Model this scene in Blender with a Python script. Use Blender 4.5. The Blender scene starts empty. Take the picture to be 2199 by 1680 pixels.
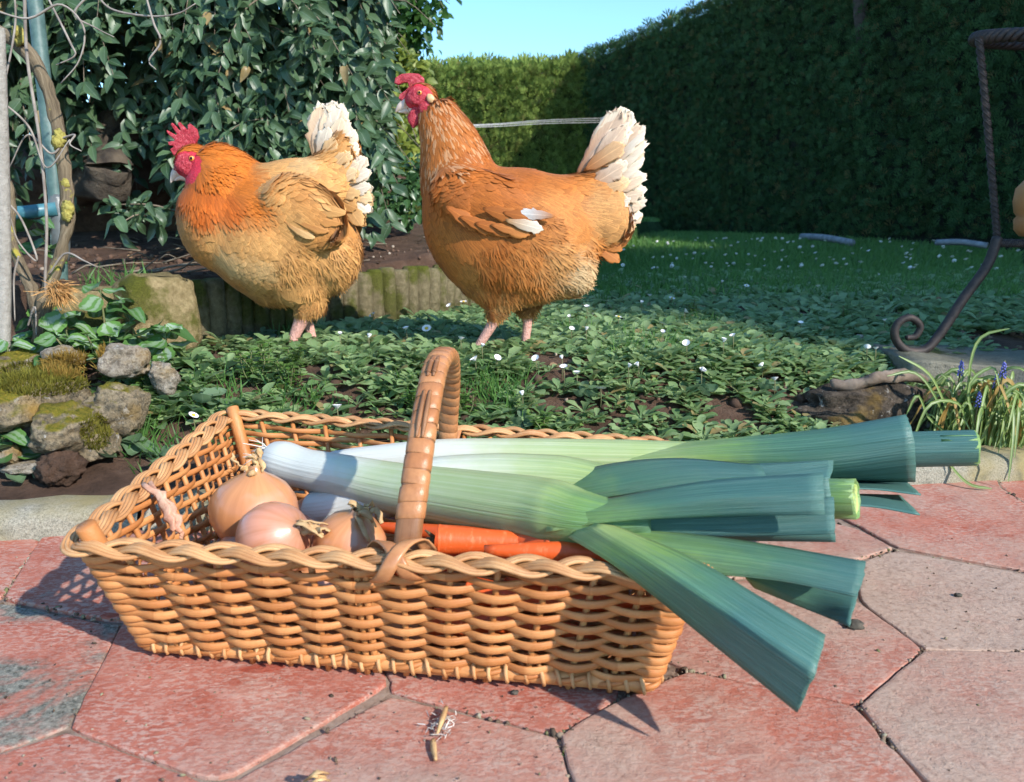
import bpy, bmesh, math, random
import numpy as np
from mathutils import Vector, Matrix, Euler, noise as mnoise
rng = np.random.default_rng(7)
random.seed(7)
scene = bpy.context.scene
col = scene.collection
R = math.radians
# ------------------------------------------------------------------ camera
CAM_H = 0.35; PITCH = R(12.2); FPX = 1690.0; CW = 2199.0; CH = 1680.0
cd = bpy.data.cameras.new('camera'); cam = bpy.data.objects.new('camera', cd); col.objects.link(cam)
cam.location = (0, 0, CAM_H); cam.rotation_euler = (R(90) - PITCH, 0, 0)
cd.sensor_width = 36; cd.lens = 36 * FPX / CW; cd.clip_start = 0.02; cd.clip_end = 500
cd.dof.use_dof = True; cd.dof.focus_distance = 0.95; cd.dof.aperture_fstop = 13
scene.camera = cam
# ------------------------------------------------------------------ light
SUN = Vector((0.60, -0.58, 0.55)).normalized()
w = bpy.data.worlds.new('World'); scene.world = w; w.use_nodes = True
nt = w.node_tree; bg = nt.nodes['Background']
sky = nt.nodes.new('ShaderNodeTexSky'); sky.sky_type = 'NISHITA'; sky.sun_disc = False
sky.sun_elevation = math.asin(SUN.z); sky.sun_rotation = math.atan2(SUN.x, SUN.y)
sky.air_density = 1.0; sky.dust_density = 0.1; sky.ozone_density = 2.5
tint = nt.nodes.new('ShaderNodeMix'); tint.data_type = 'RGBA'; tint.blend_type = 'MULTIPLY'; tint.inputs[0].default_value = 1; tint.inputs[7].default_value = (.74, .98, 1.06, 1); nt.links.new(sky.outputs[0], tint.inputs[6]); nt.links.new(tint.outputs[2], bg.inputs[0]); bg.inputs[1].default_value = 0.15
sl = bpy.data.lights.new('sun', 'SUN'); sl.energy = 3.4; sl.angle = R(0.8); sl.color = (1.0, 0.95, 0.88)
so = bpy.data.objects.new('sun', sl); col.objects.link(so)
so.rotation_euler = SUN.to_track_quat('Z', 'Y').to_euler(); so.location = (3, -3, 4)
vs = scene.view_settings; vs.view_transform = 'Standard'; vs.look = 'None'; vs.exposure = 0.95; vs.gamma = 1.0
scene.cycles.max_bounces = 4; scene.cycles.diffuse_bounces = 2; scene.cycles.transmission_bounces = 2
scene.cycles.glossy_bounces = 2; scene.cycles.use_denoising = True; scene.cycles.use_adaptive_sampling = True; scene.cycles.adaptive_threshold = .02

# ------------------------------------------------------------------ helpers
_c, _s = math.cos(PITCH), math.sin(PITCH)
def px(u, v, Y):
    """world point on the plane y=Y that lies on the sight line measured in the photograph"""
    x = (u - 1099.5) / FPX; y = (840 - v) / FPX
    d = np.array([x, _c + y * _s, -_s + y * _c])
    return np.array([0, 0, CAM_H]) + d * Y / d[1]
def pz(u, v, z=0.0):
    x = (u - 1099.5) / FPX; y = (840 - v) / FPX
    d = np.array([x, _c + y * _s, -_s + y * _c])
    return np.array([0, 0, CAM_H]) + d * (z - CAM_H) / d[2]

def put(o, parent=None, label=None, cat=None, group=None, kind=None):
    if o.name not in col.objects: col.objects.link(o)
    if parent is not None: o.parent = parent
    if label: o['label'] = label
    if cat: o['category'] = cat
    if group: o['group'] = group
    if kind: o['kind'] = kind
    return o
def empty(name, loc=(0, 0, 0), **k):
    o = bpy.data.objects.new(name, None); o.location = loc; o.empty_display_size = 0.02
    return put(o, **k)
def mesh_np(name, V, Fq, mat=None, smooth=True, attrs=None):
    """fast mesh: V (n,3); Fq (m,k) equal-sized polygons or list of polygons"""
    me = bpy.data.meshes.new(name)
    V = np.asarray(V, np.float32)
    if isinstance(Fq, np.ndarray):
        k = Fq.shape[1]; m = len(Fq)
        me.vertices.add(len(V)); me.vertices.foreach_set('co', V.ravel())
        me.loops.add(m * k); me.loops.foreach_set('vertex_index', Fq.astype(np.int32).ravel())
        me.polygons.add(m); me.polygons.foreach_set('loop_start', np.arange(0, m * k, k, dtype=np.int32))
        me.update(calc_edges=True)
    else:
        me.from_pydata([tuple(map(float, v)) for v in V], [], [tuple(map(int, f)) for f in Fq])
    if smooth: me.polygons.foreach_set('use_smooth', np.ones(len(me.polygons), bool))
    for an, arr in (attrs or {}).items():
        a = me.color_attributes.new(an, 'FLOAT_COLOR', 'POINT')
        A = np.ones((len(V), 4), np.float32); A[:, :3] = arr
        a.data.foreach_set('color', A.ravel())
    if mat: me.materials.append(mat)
    return me
def obj(name, V, F, mat, parent=None, smooth=True, attrs=None, **k):
    return put(bpy.data.objects.new(name, mesh_np(name, V, F, mat, smooth, attrs)), parent, **k)
def share(name, me, parent=None, loc=(0, 0, 0), rot=None, scale=1.0, **k):
    o = bpy.data.objects.new(name, me); o.location = loc
    if rot is not None:
        if isinstance(rot, Matrix): o.rotation_euler = rot.to_euler()
        else: o.rotation_euler = rot
    o.scale = (scale,) * 3 if not hasattr(scale, '__len__') else scale
    return put(o, parent, **k)

class MB:
    """collects geometry for one mesh"""
    def __init__(s): s.V = []; s.F = []; s.A = []; s.n = 0
    def add(s, V, F, A=None):
        V = np.asarray(V, float); s.V.append(V)
        s.F += [tuple(i + s.n for i in f) for f in F]
        s.A.append(np.tile(np.array([[.5, .5, .5]]), (len(V), 1)) if A is None else np.broadcast_to(np.asarray(A, float), (len(V), 3)))
        s.n += len(V); return s
    def tube(s, P, r, n=8, caps=True, flat=1.0, up=(0, 0, 1), rnd=None):
        V, F, A = tube(P, r, n, caps, flat, up)
        if rnd is not None: A = A.copy(); A[:, 0] = rnd
        return s.add(V, F, A)
    def build(s, name, mat, parent=None, smooth=True, **k):
        return obj(name, np.vstack(s.V), s.F, mat, parent, smooth, {'c': np.vstack(s.A)}, **k)
    def mesh(s, name, mat, smooth=True):
        return mesh_np(name, np.vstack(s.V), s.F, mat, smooth, {'c': np.vstack(s.A)})

def spline(P, n):
    """Catmull-Rom through the points, n samples"""
    P = np.asarray(P, float); 
    if len(P) == 2: return P[0] + np.linspace(0, 1, n)[:, None] * (P[1] - P[0])
    Q = np.vstack([2 * P[0] - P[1], P, 2 * P[-1] - P[-2]])
    t = np.linspace(0, len(P) - 1 - 1e-9, n); i = t.astype(int); f = (t - i)[:, None]
    a, b, c_, d = Q[i], Q[i + 1], Q[i + 2], Q[i + 3]
    return 0.5 * (2 * b + (c_ - a) * f + (2 * a - 5 * b + 4 * c_ - d) * f ** 2 + (3 * b - a - 3 * c_ + d) * f ** 3)
def lerp_list(vals, n): return np.interp(np.linspace(0, 1, n), np.linspace(0, 1, len(vals)), vals)
def frames(P, up=(0, 0, 1), closed=False):
    P = np.asarray(P, float)
    T = np.roll(P, -1, 0) - np.roll(P, 1, 0) if closed else np.gradient(P, axis=0)
    T /= np.linalg.norm(T, axis=1)[:, None] + 1e-12
    up = np.asarray(up, float)
    if up.ndim == 1 and np.abs(T @ (up / np.linalg.norm(up))).mean() > .93: up = np.array([0.05, 1.0, 0.0]) if abs(up[1]) < .9 else np.array([1.0, 0, 0.05])
    up = np.broadcast_to(up, T.shape)
    S = np.cross(T, up); S /= np.linalg.norm(S, axis=1)[:, None] + 1e-9
    U = np.cross(S, T); return T, S, U
def tube(P, r, n=8, caps=True, flat=1.0, up=(0, 0, 1), closed=False):
    """tube along P, radius r (scalar or list), flat = ratio of the 'up' radius to the side radius"""
    P = np.asarray(P, float); m = len(P)
    r = np.full(m, r, float) if np.isscalar(r) else lerp_list(r, m)
    T, S, U = frames(P, up, closed)
    a = np.linspace(0, 2 * np.pi, n, endpoint=False)
    V = (P[:, None] + r[:, None, None] * (np.cos(a)[None, :, None] * S[:, None] + flat * np.sin(a)[None, :, None] * U[:, None])).reshape(-1, 3)
    F = []
    for i in range(m if closed else m - 1):
        j = (i + 1) % m
        for k in range(n): F.append((i * n + k, i * n + (k + 1) % n, j * n + (k + 1) % n, j * n + k))
    A = np.empty((m * n, 3)); A[:, 0] = .5; A[:, 1] = np.repeat(np.linspace(0, 1, m), n); A[:, 2] = np.tile(np.arange(n) / n, m)
    if caps and not closed:
        F.append(tuple(range(n - 1, -1, -1))); F.append(tuple(range((m - 1) * n, m * n)))
    return V, F, A
def scatter(tV, tF, tA, pos, M, rnd=None, extra=None):
    """copies of a template (tV,tF array,tA(k,2)=along,across) -> V,F,attr(rnd,along,across)"""
    N = len(pos); k = len(tV)
    V = np.einsum('nij,kj->nki', M, tV) + pos[:, None]
    F = (tF[None] + (np.arange(N) * k)[:, None, None]).reshape(-1, tF.shape[1])
    A = np.empty((N, k, 3)); A[:, :, 0] = (rng.random(N) if rnd is None else rnd)[:, None]
    A[:, :, 1] = tA[:, 0]; A[:, :, 2] = tA[:, 1]
    return V.reshape(-1, 3), F, A.reshape(-1, 3)
def basis(X, Z, scale):
    """matrices with local x along X, local z near Z"""
    X = X / (np.linalg.norm(X, axis=1)[:, None] + 1e-9)
    Y = np.cross(Z, X); Y /= np.linalg.norm(Y, axis=1)[:, None] + 1e-9
    Zz = np.cross(X, Y)
    sc = np.asarray(scale, float)
    if sc.ndim < 2: sc = np.repeat(np.broadcast_to(sc, (len(X),))[:, None], 3, 1)
    return np.stack([X * sc[:, :1], Y * sc[:, 1:2], Zz * sc[:, 2:3]], axis=2)
def grid_leaf(rows, cup=0.15, droop=0.15, cols=3, serr=0.0):
    """leaf template along +x from profile rows [(t, halfwidth)]; returns V,F(quads),A"""
    V = []; A = []; n = len(rows)
    for i, (t, hw) in enumerate(rows):
        for j in range(cols):
            a = -1 + 2 * j / (cols - 1); h = hw * (1 + serr * ((-1) ** i) * abs(a))
            V.append((t, a * h, cup * abs(a) * h * 2 - droop * t * t)); A.append((t, a * .5 + .5))
    F = [(i * cols + j, (i + 1) * cols + j, (i + 1) * cols + j + 1, i * cols + j + 1) for i in range(n - 1) for j in range(cols - 1)]
    return np.array(V), np.array(F), np.array(A)
def fbm(x, y, z=0.0, o=4, f=1.0):
    return mnoise.fractal(Vector((x * f, y * f, z * f)), 1.0, 2.0, o)
def icos(sub=3):
    bm = bmesh.new(); bmesh.ops.create_icosphere(bm, subdivisions=sub, radius=1)
    V = np.array([v.co[:] for v in bm.verts]); F = [tuple(v.index for v in f.verts) for f in bm.faces]; bm.free(); return V, F
ICO1 = icos(1); ICO2 = icos(2); ICO3 = icos(3); ICO4 = icos(4)

# ------------------------------------------------------------------ materials
class NM:
    def __init__(s, name, rough=0.6, spec=0.5):
        s.m = bpy.data.materials.new(name); s.m.use_nodes = True; s.t = s.m.node_tree; s.N = s.t.nodes
        s.b = s.N['Principled BSDF']; s.out = s.N['Material Output']
        s.b.inputs['Roughness'].default_value = rough; s.b.inputs['Specular IOR Level'].default_value = spec
    def n(s, ty, **kw):
        x = s.N.new(ty)
        for k, v in kw.items():
            if k.startswith('i_'):
                key = k[2:]; key = int(key) if key.isdigit() else key.replace('_', ' ')
                if hasattr(v, 'is_output') or isinstance(v, bpy.types.NodeSocket): s.t.links.new(v, x.inputs[key])
                else: x.inputs[key].default_value = v
            else: setattr(x, k, v)
        return x
    def L(s, a, b): s.t.links.new(a, b)
    def attr(s, name='c'):
        a = s.n('ShaderNodeAttribute', attribute_name=name); return a
    def sep(s, sock):
        return s.n('ShaderNodeSeparateColor', i_0=sock).outputs
    def math(s, op, a, b=0.5, clamp=False):
        x = s.n('ShaderNodeMath', operation=op, use_clamp=clamp)
        for i, v in enumerate((a, b)):
            if isinstance(v, bpy.types.NodeSocket): s.L(v, x.inputs[i])
            else: x.inputs[i].default_value = v
        return x.outputs[0]
    def mix(s, f, a, b, blend='MIX'):
        x = s.n('ShaderNodeMix', data_type='RGBA', blend_type=blend)
        for i, v in ((0, f), (6, a), (7, b)):
            if isinstance(v, bpy.types.NodeSocket): s.L(v, x.inputs[i])
            elif i == 0: x.inputs[0].default_value = v
            else: x.inputs[i].default_value = (*v[:3], 1)
        return x.outputs[2]
    def ramp(s, f, stops, interp='LINEAR'):
        x = s.n('ShaderNodeValToRGB'); s.L(f, x.inputs[0]); e = x.color_ramp.elements; x.color_ramp.interpolation = interp
        while len(e) < len(stops): e.new(0.5)
        for el, (p, c) in zip(e, stops):
            el.position = p; el.color = (*(c if hasattr(c, '__len__') else (c, c, c)), 1)
        return x.outputs[0]
    def coords(s, kind='Object', scale=None):
        tc = s.n('ShaderNodeTexCoord').outputs[kind]
        if scale is None: return tc
        mp = s.n('ShaderNodeMapping'); s.L(tc, mp.inputs[0]); mp.inputs['Scale'].default_value = scale if hasattr(scale, '__len__') else (scale,) * 3
        return mp.outputs[0]
    def world(s): return s.n('ShaderNodeNewGeometry').outputs['Position']
    def noise(s, vec, scale, detail=4, rough=0.55, out=0, dist=0.0):
        x = s.n('ShaderNodeTexNoise'); s.L(vec, x.inputs['Vector'])
        x.inputs['Scale'].default_value = scale; x.inputs['Detail'].default_value = detail; x.inputs['Roughness'].default_value = rough
        x.inputs['Distortion'].default_value = dist
        return x.outputs[out]
    def voro(s, vec, scale, out=0, feature='F1'):
        x = s.n('ShaderNodeTexVoronoi', feature=feature); s.L(vec, x.inputs['Vector']); x.inputs['Scale'].default_value = scale
        return x.outputs[out]
    def bump(s, h, strength=0.3, dist=0.005, prev=None):
        x = s.n('ShaderNodeBump'); s.L(h, x.inputs['Height']); x.inputs['Strength'].default_value = strength; x.inputs['Distance'].default_value = dist
        if prev is not None: s.L(prev, x.inputs['Normal'])
        s.L(x.outputs[0], s.b.inputs['Normal']); return x.outputs[0]
    def color(s, c):
        if isinstance(c, bpy.types.NodeSocket): s.L(c, s.b.inputs['Base Color'])
        else: s.b.inputs['Base Color'].default_value = (*c, 1)
        return s
    def objrand(s): return s.n('ShaderNodeObjectInfo').outputs['Random']
    def translucent(s, colsock, f=0.3):
        tr = s.n('ShaderNodeBsdfTranslucent')
        if isinstance(colsock, bpy.types.NodeSocket): s.L(colsock, tr.inputs[0])
        else: tr.inputs[0].default_value = (*colsock, 1)
        mx = s.n('ShaderNodeMixShader'); mx.inputs[0].default_value = f
        s.L(s.b.outputs[0], mx.inputs[1]); s.L(tr.outputs[0], mx.inputs[2]); s.L(mx.outputs[0], s.out.inputs[0])

def leaf_mat(name, dark, light, rough=0.4, trans=0.25, rib=None, ribw=0.08, spec=0.5, tcol=None, edge=None, obj_random=True, dry=0.0):
    M = NM(name, rough, spec); r, g, b = M.sep(M.attr().outputs[0])[:3]
    f = M.math('FRACT', M.math('ADD', r, M.objrand())) if obj_random else r
    c = M.mix(f, dark, light)
    n = M.noise(M.world(), 60, 3); c = M.mix(M.math('MULTIPLY', n, 0.35), c, tuple(x * .5 for x in dark))
    ac = M.math('ABSOLUTE', M.math('SUBTRACT', b, 0.5))
    if rib: c = M.mix(M.math('MULTIPLY', M.math('LESS_THAN', ac, ribw * .5), .7), c, rib)
    if dry: c = M.mix(M.math('MULTIPLY', M.math('GREATER_THAN', f, 1 - dry), .85), c, (.30, .20, .085)); c = M.mix(M.math('MULTIPLY', M.ramp(M.noise(M.world(), 34, 4, .7), [(.62, 0), (.72, 1)]), .25), c, (.26, .30, .09))
    if edge: c = M.mix(M.math('MULTIPLY', M.math('GREATER_THAN', ac, .40), .5), c, edge)
    M.color(c)
    if trans: M.translucent(M.mix(0.5, c, tcol or tuple(min(1, x * 2.2) for x in light)), trans)
    return M.m
def plain_mat(name, a, b=None, rough=0.6, scale=30, bump=0.0, bscale=80, detail=5, dist=0.003, spec=0.5, contrast=(.35, .65)):
    M = NM(name, rough, spec); v = M.coords('Object')
    n = M.noise(v, scale, detail)
    M.color(M.ramp(n, [(contrast[0], a), (contrast[1], b or a)]))
    if bump: M.bump(M.noise(v, bscale, 6, .65), bump, dist)
    return M.m
# ================================================================== SETTING
EDGE = np.array([(-.74, 1.33), (-.655, 1.37), (-.60, 1.47), (-.53, 1.60), (-.44, 1.70), (-.32, 1.80), (-.20, 1.95), (-.10, 2.15), (-.02, 2.45)])
def sst(a, b, x):
    t = np.clip((x - a) / (b - a), 0, 1); return t * t * (3 - 2 * t)
def side_left(x, y):
    """signed distance to the edging line, positive on the raised bed"""
    best = np.full(np.shape(x), 1e9); sg = np.zeros(np.shape(x))
    for (ax, ay), (bx, by) in zip(EDGE[:-1], EDGE[1:]):
        dx, dy = bx - ax, by - ay; L2 = dx * dx + dy * dy
        t = np.clip(((x - ax) * dx + (y - ay) * dy) / L2, 0, 1)
        d = np.hypot(x - ax - t * dx, y - ay - t * dy); c = dx * (y - ay) - dy * (x - ax)
        m = d < best; best = np.where(m, d, best); sg = np.where(m, np.sign(c), sg)
    return best * sg
def KERB_Y(x): return 0.985 + 0.17 * x          # back edge of the kerb
def gz0(x, y):
    x = np.asarray(x, float); y = np.asarray(y, float)
    k = KERB_Y(np.clip(x, -1.2, 1.2))
    d = y - k
    rise = 0.020 + (0.098 - 0.030 * sst(.35, .75, x)) * sst(0.02, 0.36, d) * 1.0
    rise = rise + 0.035 * sst(.35, .75, x) * sst(.35, .9, d)
    far = 0.10 * sst(3.0, 6.5, y)
    z = rise + far
    s = side_left(x, y)
    bed = 0.245 + 0.10 * sst(1.7, 2.8, y)
    near_left = sst(-.66, -.78, x) * sst(1.05, 1.4, y)
    m = np.maximum(sst(0.012, 0.035, s) * (y > 1.30), 0)
    z = z * (1 - m) + bed * m
    z = np.where(m < .5, np.maximum(z, 0.02 + (.20) * near_left), z)
    # patio side: dive below the tiles
    z = np.where(y < k - 0.03, -0.03, z)
    return z
def gz(x, y):
    x = np.atleast_1d(np.asarray(x, float)); y = np.atleast_1d(np.asarray(y, float))
    z = gz0(x, y)
    n = np.array([fbm(a, b, 0, 4, 9.0) for a, b in zip(x.ravel(), y.ravel())]).reshape(x.shape)
    return z + 0.007 * n * (y > KERB_Y(x)) * (y < 5)
def gzs(x, y): return float(gz(x, y)[0])

# --- ground
def soil_mat():
    M = NM('soil', .95, .2); v = M.world()
    n = M.noise(v, 14, 8, .7); n2 = M.noise(v, 120, 6, .7); big = M.noise(v, 2.2, 3)
    c = M.ramp(n, [(.32, (.045, .026, .017)), (.52, (.13, .075, .05)), (.7, (.21, .135, .095))])
    c = M.mix(M.math('MULTIPLY', n2, .6), c, (.06, .038, .026))
    # lawn green away from the bed
    sp = M.n('ShaderNodeSeparateXYZ', i_0=v).outputs
    far = M.math('MULTIPLY_ADD', sp[1], 1.0); 
    f = M.n('ShaderNodeMapRange', i_0=sp[1]); f.inputs[1].default_value = 2.0; f.inputs[2].default_value = 2.6
    lx = M.n('ShaderNodeMapRange', i_0=sp[0]); lx.inputs[1].default_value = -.35; lx.inputs[2].default_value = .05
    g = M.ramp(M.noise(v, 25, 6), [(.3, (.018, .04, .012)), (.7, (.04, .085, .022))])
    c = M.mix(M.math('MULTIPLY', f.outputs[0], lx.outputs[0]), c, g)
    M.color(c); M.bump(M.noise(v, 160, 8, .75), .9, .006, M.bump(n, .8, .02)); return M.m
SOIL = soil_mat()
def gridaxis(parts):
    return np.concatenate([np.linspace(a, b, n, endpoint=False) for a, b, n in parts] + [[parts[-1][1]]])
gx = gridaxis([(-60, -6, 10), (-6, -1.6, 24), (-1.6, 1.6, 190), (1.6, 6, 24), (6, 60, 10)])
gy = gridaxis([(.72, 2.4, 130), (2.4, 7, 46), (7, 16, 18), (16, 120, 12)])
GX, GY = np.meshgrid(gx, gy)
GZ = gz(GX, GY)
nx, ny = len(gx), len(gy)
ii = np.arange(nx * ny).reshape(ny, nx)
Fg = np.stack([ii[:-1, :-1], ii[:-1, 1:], ii[1:, 1:], ii[1:, :-1]], -1).reshape(-1, 4)
obj('ground', np.stack([GX, GY, GZ], -1).reshape(-1, 3), Fg, SOIL, kind='structure', label='brown garden soil rising gently from the terrace to the lawn')
# --- terrace: mortar bed with one object per terracotta tile
def mortar_mat():
    M = NM('mortar', .95, .2); v = M.world(); n = M.noise(v, 60, 8, .7)
    M.color(M.ramp(n, [(.3, (.13, .085, .06)), (.5, (.28, .20, .15)), (.75, (.36, .29, .235))])); M.bump(n, .8, .004); return M.m
MORT = mortar_mat()
patio = obj('patio', [(-40, -40, -.0035), (40, -40, -.0035), (40, .80, -.0035), (1.3, 1.14, -.0035), (-1.3, .76, -.0035), (-40, .76, -.0035)], [(0, 1, 2, 3, 4, 5)], MORT, kind='structure', smooth=False, label='terrace paved with hexagonal red terracotta tiles on sandy mortar')
def tile_mat():
    M = NM('terracotta', .8, .3); v = M.world(); oi = M.n('ShaderNodeObjectInfo'); r, g, b = M.sep(oi.outputs['Color'])[:3]
    ofs = M.n('ShaderNodeVectorMath', operation='ADD', i_0=v)
    sc = M.n('ShaderNodeVectorMath', operation='SCALE'); M.L(oi.outputs['Random'], sc.inputs['Scale']); sc.inputs[0].default_value = (7, 3, 5); M.L(sc.outputs[0], ofs.inputs[1]); v = ofs.outputs[0]
    st = M.n('ShaderNodeMapping', i_0=v); st.inputs['Rotation'].default_value = (0, 0, R(-24)); st.inputs['Scale'].default_value = (1.0, 2.0, 1.5); sv = st.outputs[0]
    c = M.ramp(M.noise(v, 22, 7, .7), [(.3, (.33, .080, .046)), (.5, (.41, .128, .084)), (.72, (.48, .205, .145))])
    c = M.mix(M.math('MULTIPLY', M.math('GREATER_THAN', b, .01), b), c, (.50, .17, .10))
    # pale worn flecks
    w1 = M.noise(sv, 150, 7, .70, dist=.4); fl = M.ramp(w1, [(.47, 0), (.56, 1)])
    amt = M.ramp(M.noise(v, 16, 4), [(.30, .25), (.62, 1)])
    c = M.mix(M.math('MULTIPLY', M.math('MULTIPLY', fl, amt), .68), c, (.54, .38, .31))
    # pits and chips
    vo = M.voro(v, 190); pit = M.ramp(vo, [(.10, 1), (.17, 0)]); pm = M.ramp(M.noise(v, 30, 2), [(.52, 0), (.6, 1)])
    c = M.mix(M.math('MULTIPLY', M.math('MULTIPLY', pit, pm), .7), c, (.16, .10, .08))
    wv = M.voro(v, 120); wsp = M.ramp(wv, [(.10, 1), (.15, 0)]); wm = M.ramp(M.noise(v, 21, 2), [(.55, 0), (.62, 1)])
    c = M.mix(M.math('MULTIPLY', M.math('MULTIPLY', wsp, wm), .6), c, (.55, .40, .33))
    # wet looking deep red spots
    rs = M.ramp(M.noise(sv, 16, 2, .4), [(.70, 0), (.715, 1)]); c = M.mix(M.math('MULTIPLY', rs, .75), c, (.34, .055, .025))
    # grey lichen film
    gm = M.noise(v, 11, 8, .72, dist=.8); gl = M.math('GREATER_THAN', M.math('ADD', M.math('MULTIPLY', r, .55), gm), .74)
    gs = M.ramp(M.math('ADD', M.math('MULTIPLY', r, .55), gm), [(.68, 0), (.80, 1)])
    c = M.mix(M.math('MULTIPLY', gs, M.math('GREATER_THAN', r, .02)), c, M.ramp(M.noise(v, 220, 6, .8), [(.38, (.06, .062, .05)), (.5, (.19, .185, .15)), (.64, (.36, .34, .28))]))
    # sandy dust
    dm = M.noise(v, 7, 7, .62); ds = M.ramp(M.math('ADD', M.math('MULTIPLY', M.math('ADD', g, .03), .5), dm), [(.56, 0), (.86, 1)])
    dust = M.ramp(M.noise(v, 160, 6, .8), [(.33, (.19, .13, .095)), (.45, (.42, .30, .23)), (.65, (.50, .38, .30))])
    c = M.mix(M.math('MULTIPLY', M.math('MULTIPLY', ds, M.math('GREATER_THAN', g, -.5)), .9), c, dust)
    M.color(c)
    h = M.math('ADD', M.math('MULTIPLY', w1, .5), M.math('ADD', M.noise(v, 300, 6, .7), M.math('MULTIPLY', M.math('MULTIPLY', pit, pm), -.6)))
    M.bump(h, .55, .0025, M.bump(M.noise(v, 14, 4), .6, .008)); return M.m
TILE = tile_mat()
tiles = [  # display-pixel corners on the terrace plane, height, (lichen, dust, brightness)
    ([(150, 1560), (264, 1337), (560, 1300), (800, 1380), (833, 1466), (500, 1662), (440, 1668)], .000, (.0, .10, .0)),
    ([(146, 1557), (-40, 1620), (-200, 1480), (-120, 1300), (5, 1293), (200, 1332), (258, 1338)], -.0015, (.46, .0, .0)),
    ([(8, 1284), (92, 1152), (300, 1120), (520, 1190), (560, 1290), (266, 1331), (205, 1326)], .001, (.25, .0, .0)),
    ([(-140, 1290), (-90, 1150), (0, 1138), (84, 1160), (2, 1282)], .0, (.0, .0, .3)),
    ([(-80, 1140), (-60, 1124), (300, 1082), (520, 1110), (515, 1180), (302, 1115), (95, 1146), (0, 1132)], -.003, (.0, .0, .2)),
    ([(144, 1566), (432, 1672), (405, 1800), (150, 2000), (-200, 1900), (-150, 1650), (-30, 1622)], -.002, (.20, .25, .0)),
    ([(840, 1492), (1196, 1580), (1226, 1680), (1160, 1860), (700, 1900), (430, 1810), (452, 1680), (506, 1672)], -.0012, (.0, .28, .1)),
    ([(838, 1482), (838, 1460), (806, 1376), (1000, 1290), (1330, 1380), (1326, 1500), (1200, 1574)], -.001, (.0, .08, -.1)),
    ([(1204, 1579), (1330, 1504), (1478, 1443), (1836, 1518), (1898, 1590), (2000, 1700), (1900, 1860), (1300, 1900), (1168, 1860), (1232, 1680)], .001, (.0, .36, .2)),
    ([(1484, 1438), (1336, 1376), (1450, 1270), (1700, 1230), (1842, 1290), (1981, 1393), (1839, 1511)], .0, (.0, .30, .0)),
    ([(1846, 1515), (1988, 1397), (2210, 1402), (2480, 1480), (2500, 1700), (2300, 1820), (2006, 1694), (1904, 1587)], .001, (.0, .55, .2)),
    ([(1848, 1287), (1846, 1205), (1923, 1180), (2210, 1232), (2420, 1290), (2400, 1440), (2212, 1396), (1986, 1390)], -.001, (.0, .78, .1)),
    ([(1838, 1134), (1918, 1175), (1842, 1199), (1838, 1282), (1704, 1226), (1560, 1240), (1480, 1160), (1640, 1090)], .0, (.0, .45, .1)),
    ([(1846, 1129), (1690, 1052), (1800, 1010), (2126, 1004), (2148, 1046), (2216, 1092), (2420, 1180), (2410, 1270), (2216, 1226), (1928, 1174)], .0, (.0, .22, .3)),
    ([(2154, 1045), (2134, 1008), (2199, 1000), (2420, 990), (2600, 1080), (2430, 1172), (2218, 1086)], -.003, (.0, .05, .2)),
    ([(1020, 1284), (1200, 1180), (1400, 1160), (1550, 1242), (1446, 1264), (1334, 1372)], .0, (.0, .1, .0)),
    ([(566, 1292), (530, 1186), (700, 1110), (980, 1100), (1010, 1282), (806, 1370)], .0, (.0, .1, .0)),
    ([(990, 1096), (700, 1104), (600, 1080), (1000, 1040), (1780, 1008), (1680, 1050), (1470, 1156), (1200, 1174)], .0, (.0, .1, .1)),
]
def make_tile(poly, dz, colr):
    P = np.array([pz(u, v)[:2] for u, v in poly]); c = P.mean(0)
    if np.cross(P[1] - P[0], P[2] - P[1]) < 0 and np.cross(P[2] - P[1], P[3] - P[2]) < 0: P = P[::-1]
    # orientation by area
    A = .5 * np.sum(P[:, 0] * np.roll(P[:, 1], -1) - np.roll(P[:, 0], -1) * P[:, 1])
    if A < 0: P = P[::-1]
    # jittered outline
    Q = []
    for a, b in zip(P, np.roll(P, -1, 0)):
        L = np.linalg.norm(b - a); n = max(2, int(L / .012)); tdir = (b - a) / L; nn = np.array([-tdir[1], tdir[0]])
        for k in range(n):
            t = k / n; p = a + (b - a) * t + nn * (-.0006 + .0010 * fbm(a[0] * 50 + t * 9, a[1] * 50, 3.3, 3))
            if k == 0: p = p + (c - p) * .012
            Q.append(p)
    Q = np.array(Q); n = len(Q)
    def inset(d): return Q + (c - Q) / np.linalg.norm(c - Q, axis=1)[:, None] * d
    rings = [(0, -.012), (.0002, -.0012), (.0012, -.0003), (.0034, 0), (.05, 0.0002)]
    V = np.vstack([np.c_[inset(d), np.full(n, z + dz)] for d, z in rings] + [[(*c, dz + .0006)]])
    F = []
    for i in range(len(rings) - 1):
        for k in range(n): F.append((i * n + k, i * n + (k + 1) % n, (i + 1) * n + (k + 1) % n, (i + 1) * n + k))
    m = (len(rings) - 1) * n
    for k in range(n): F.append((m + k, m + (k + 1) % n, len(rings) * n))
    o = obj('tile', V, F, TILE, patio, False); o.color = (max(colr[0], 0), colr[1], max(colr[2], 0), 1); return o
for t in tiles: make_tile(*t)
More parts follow.
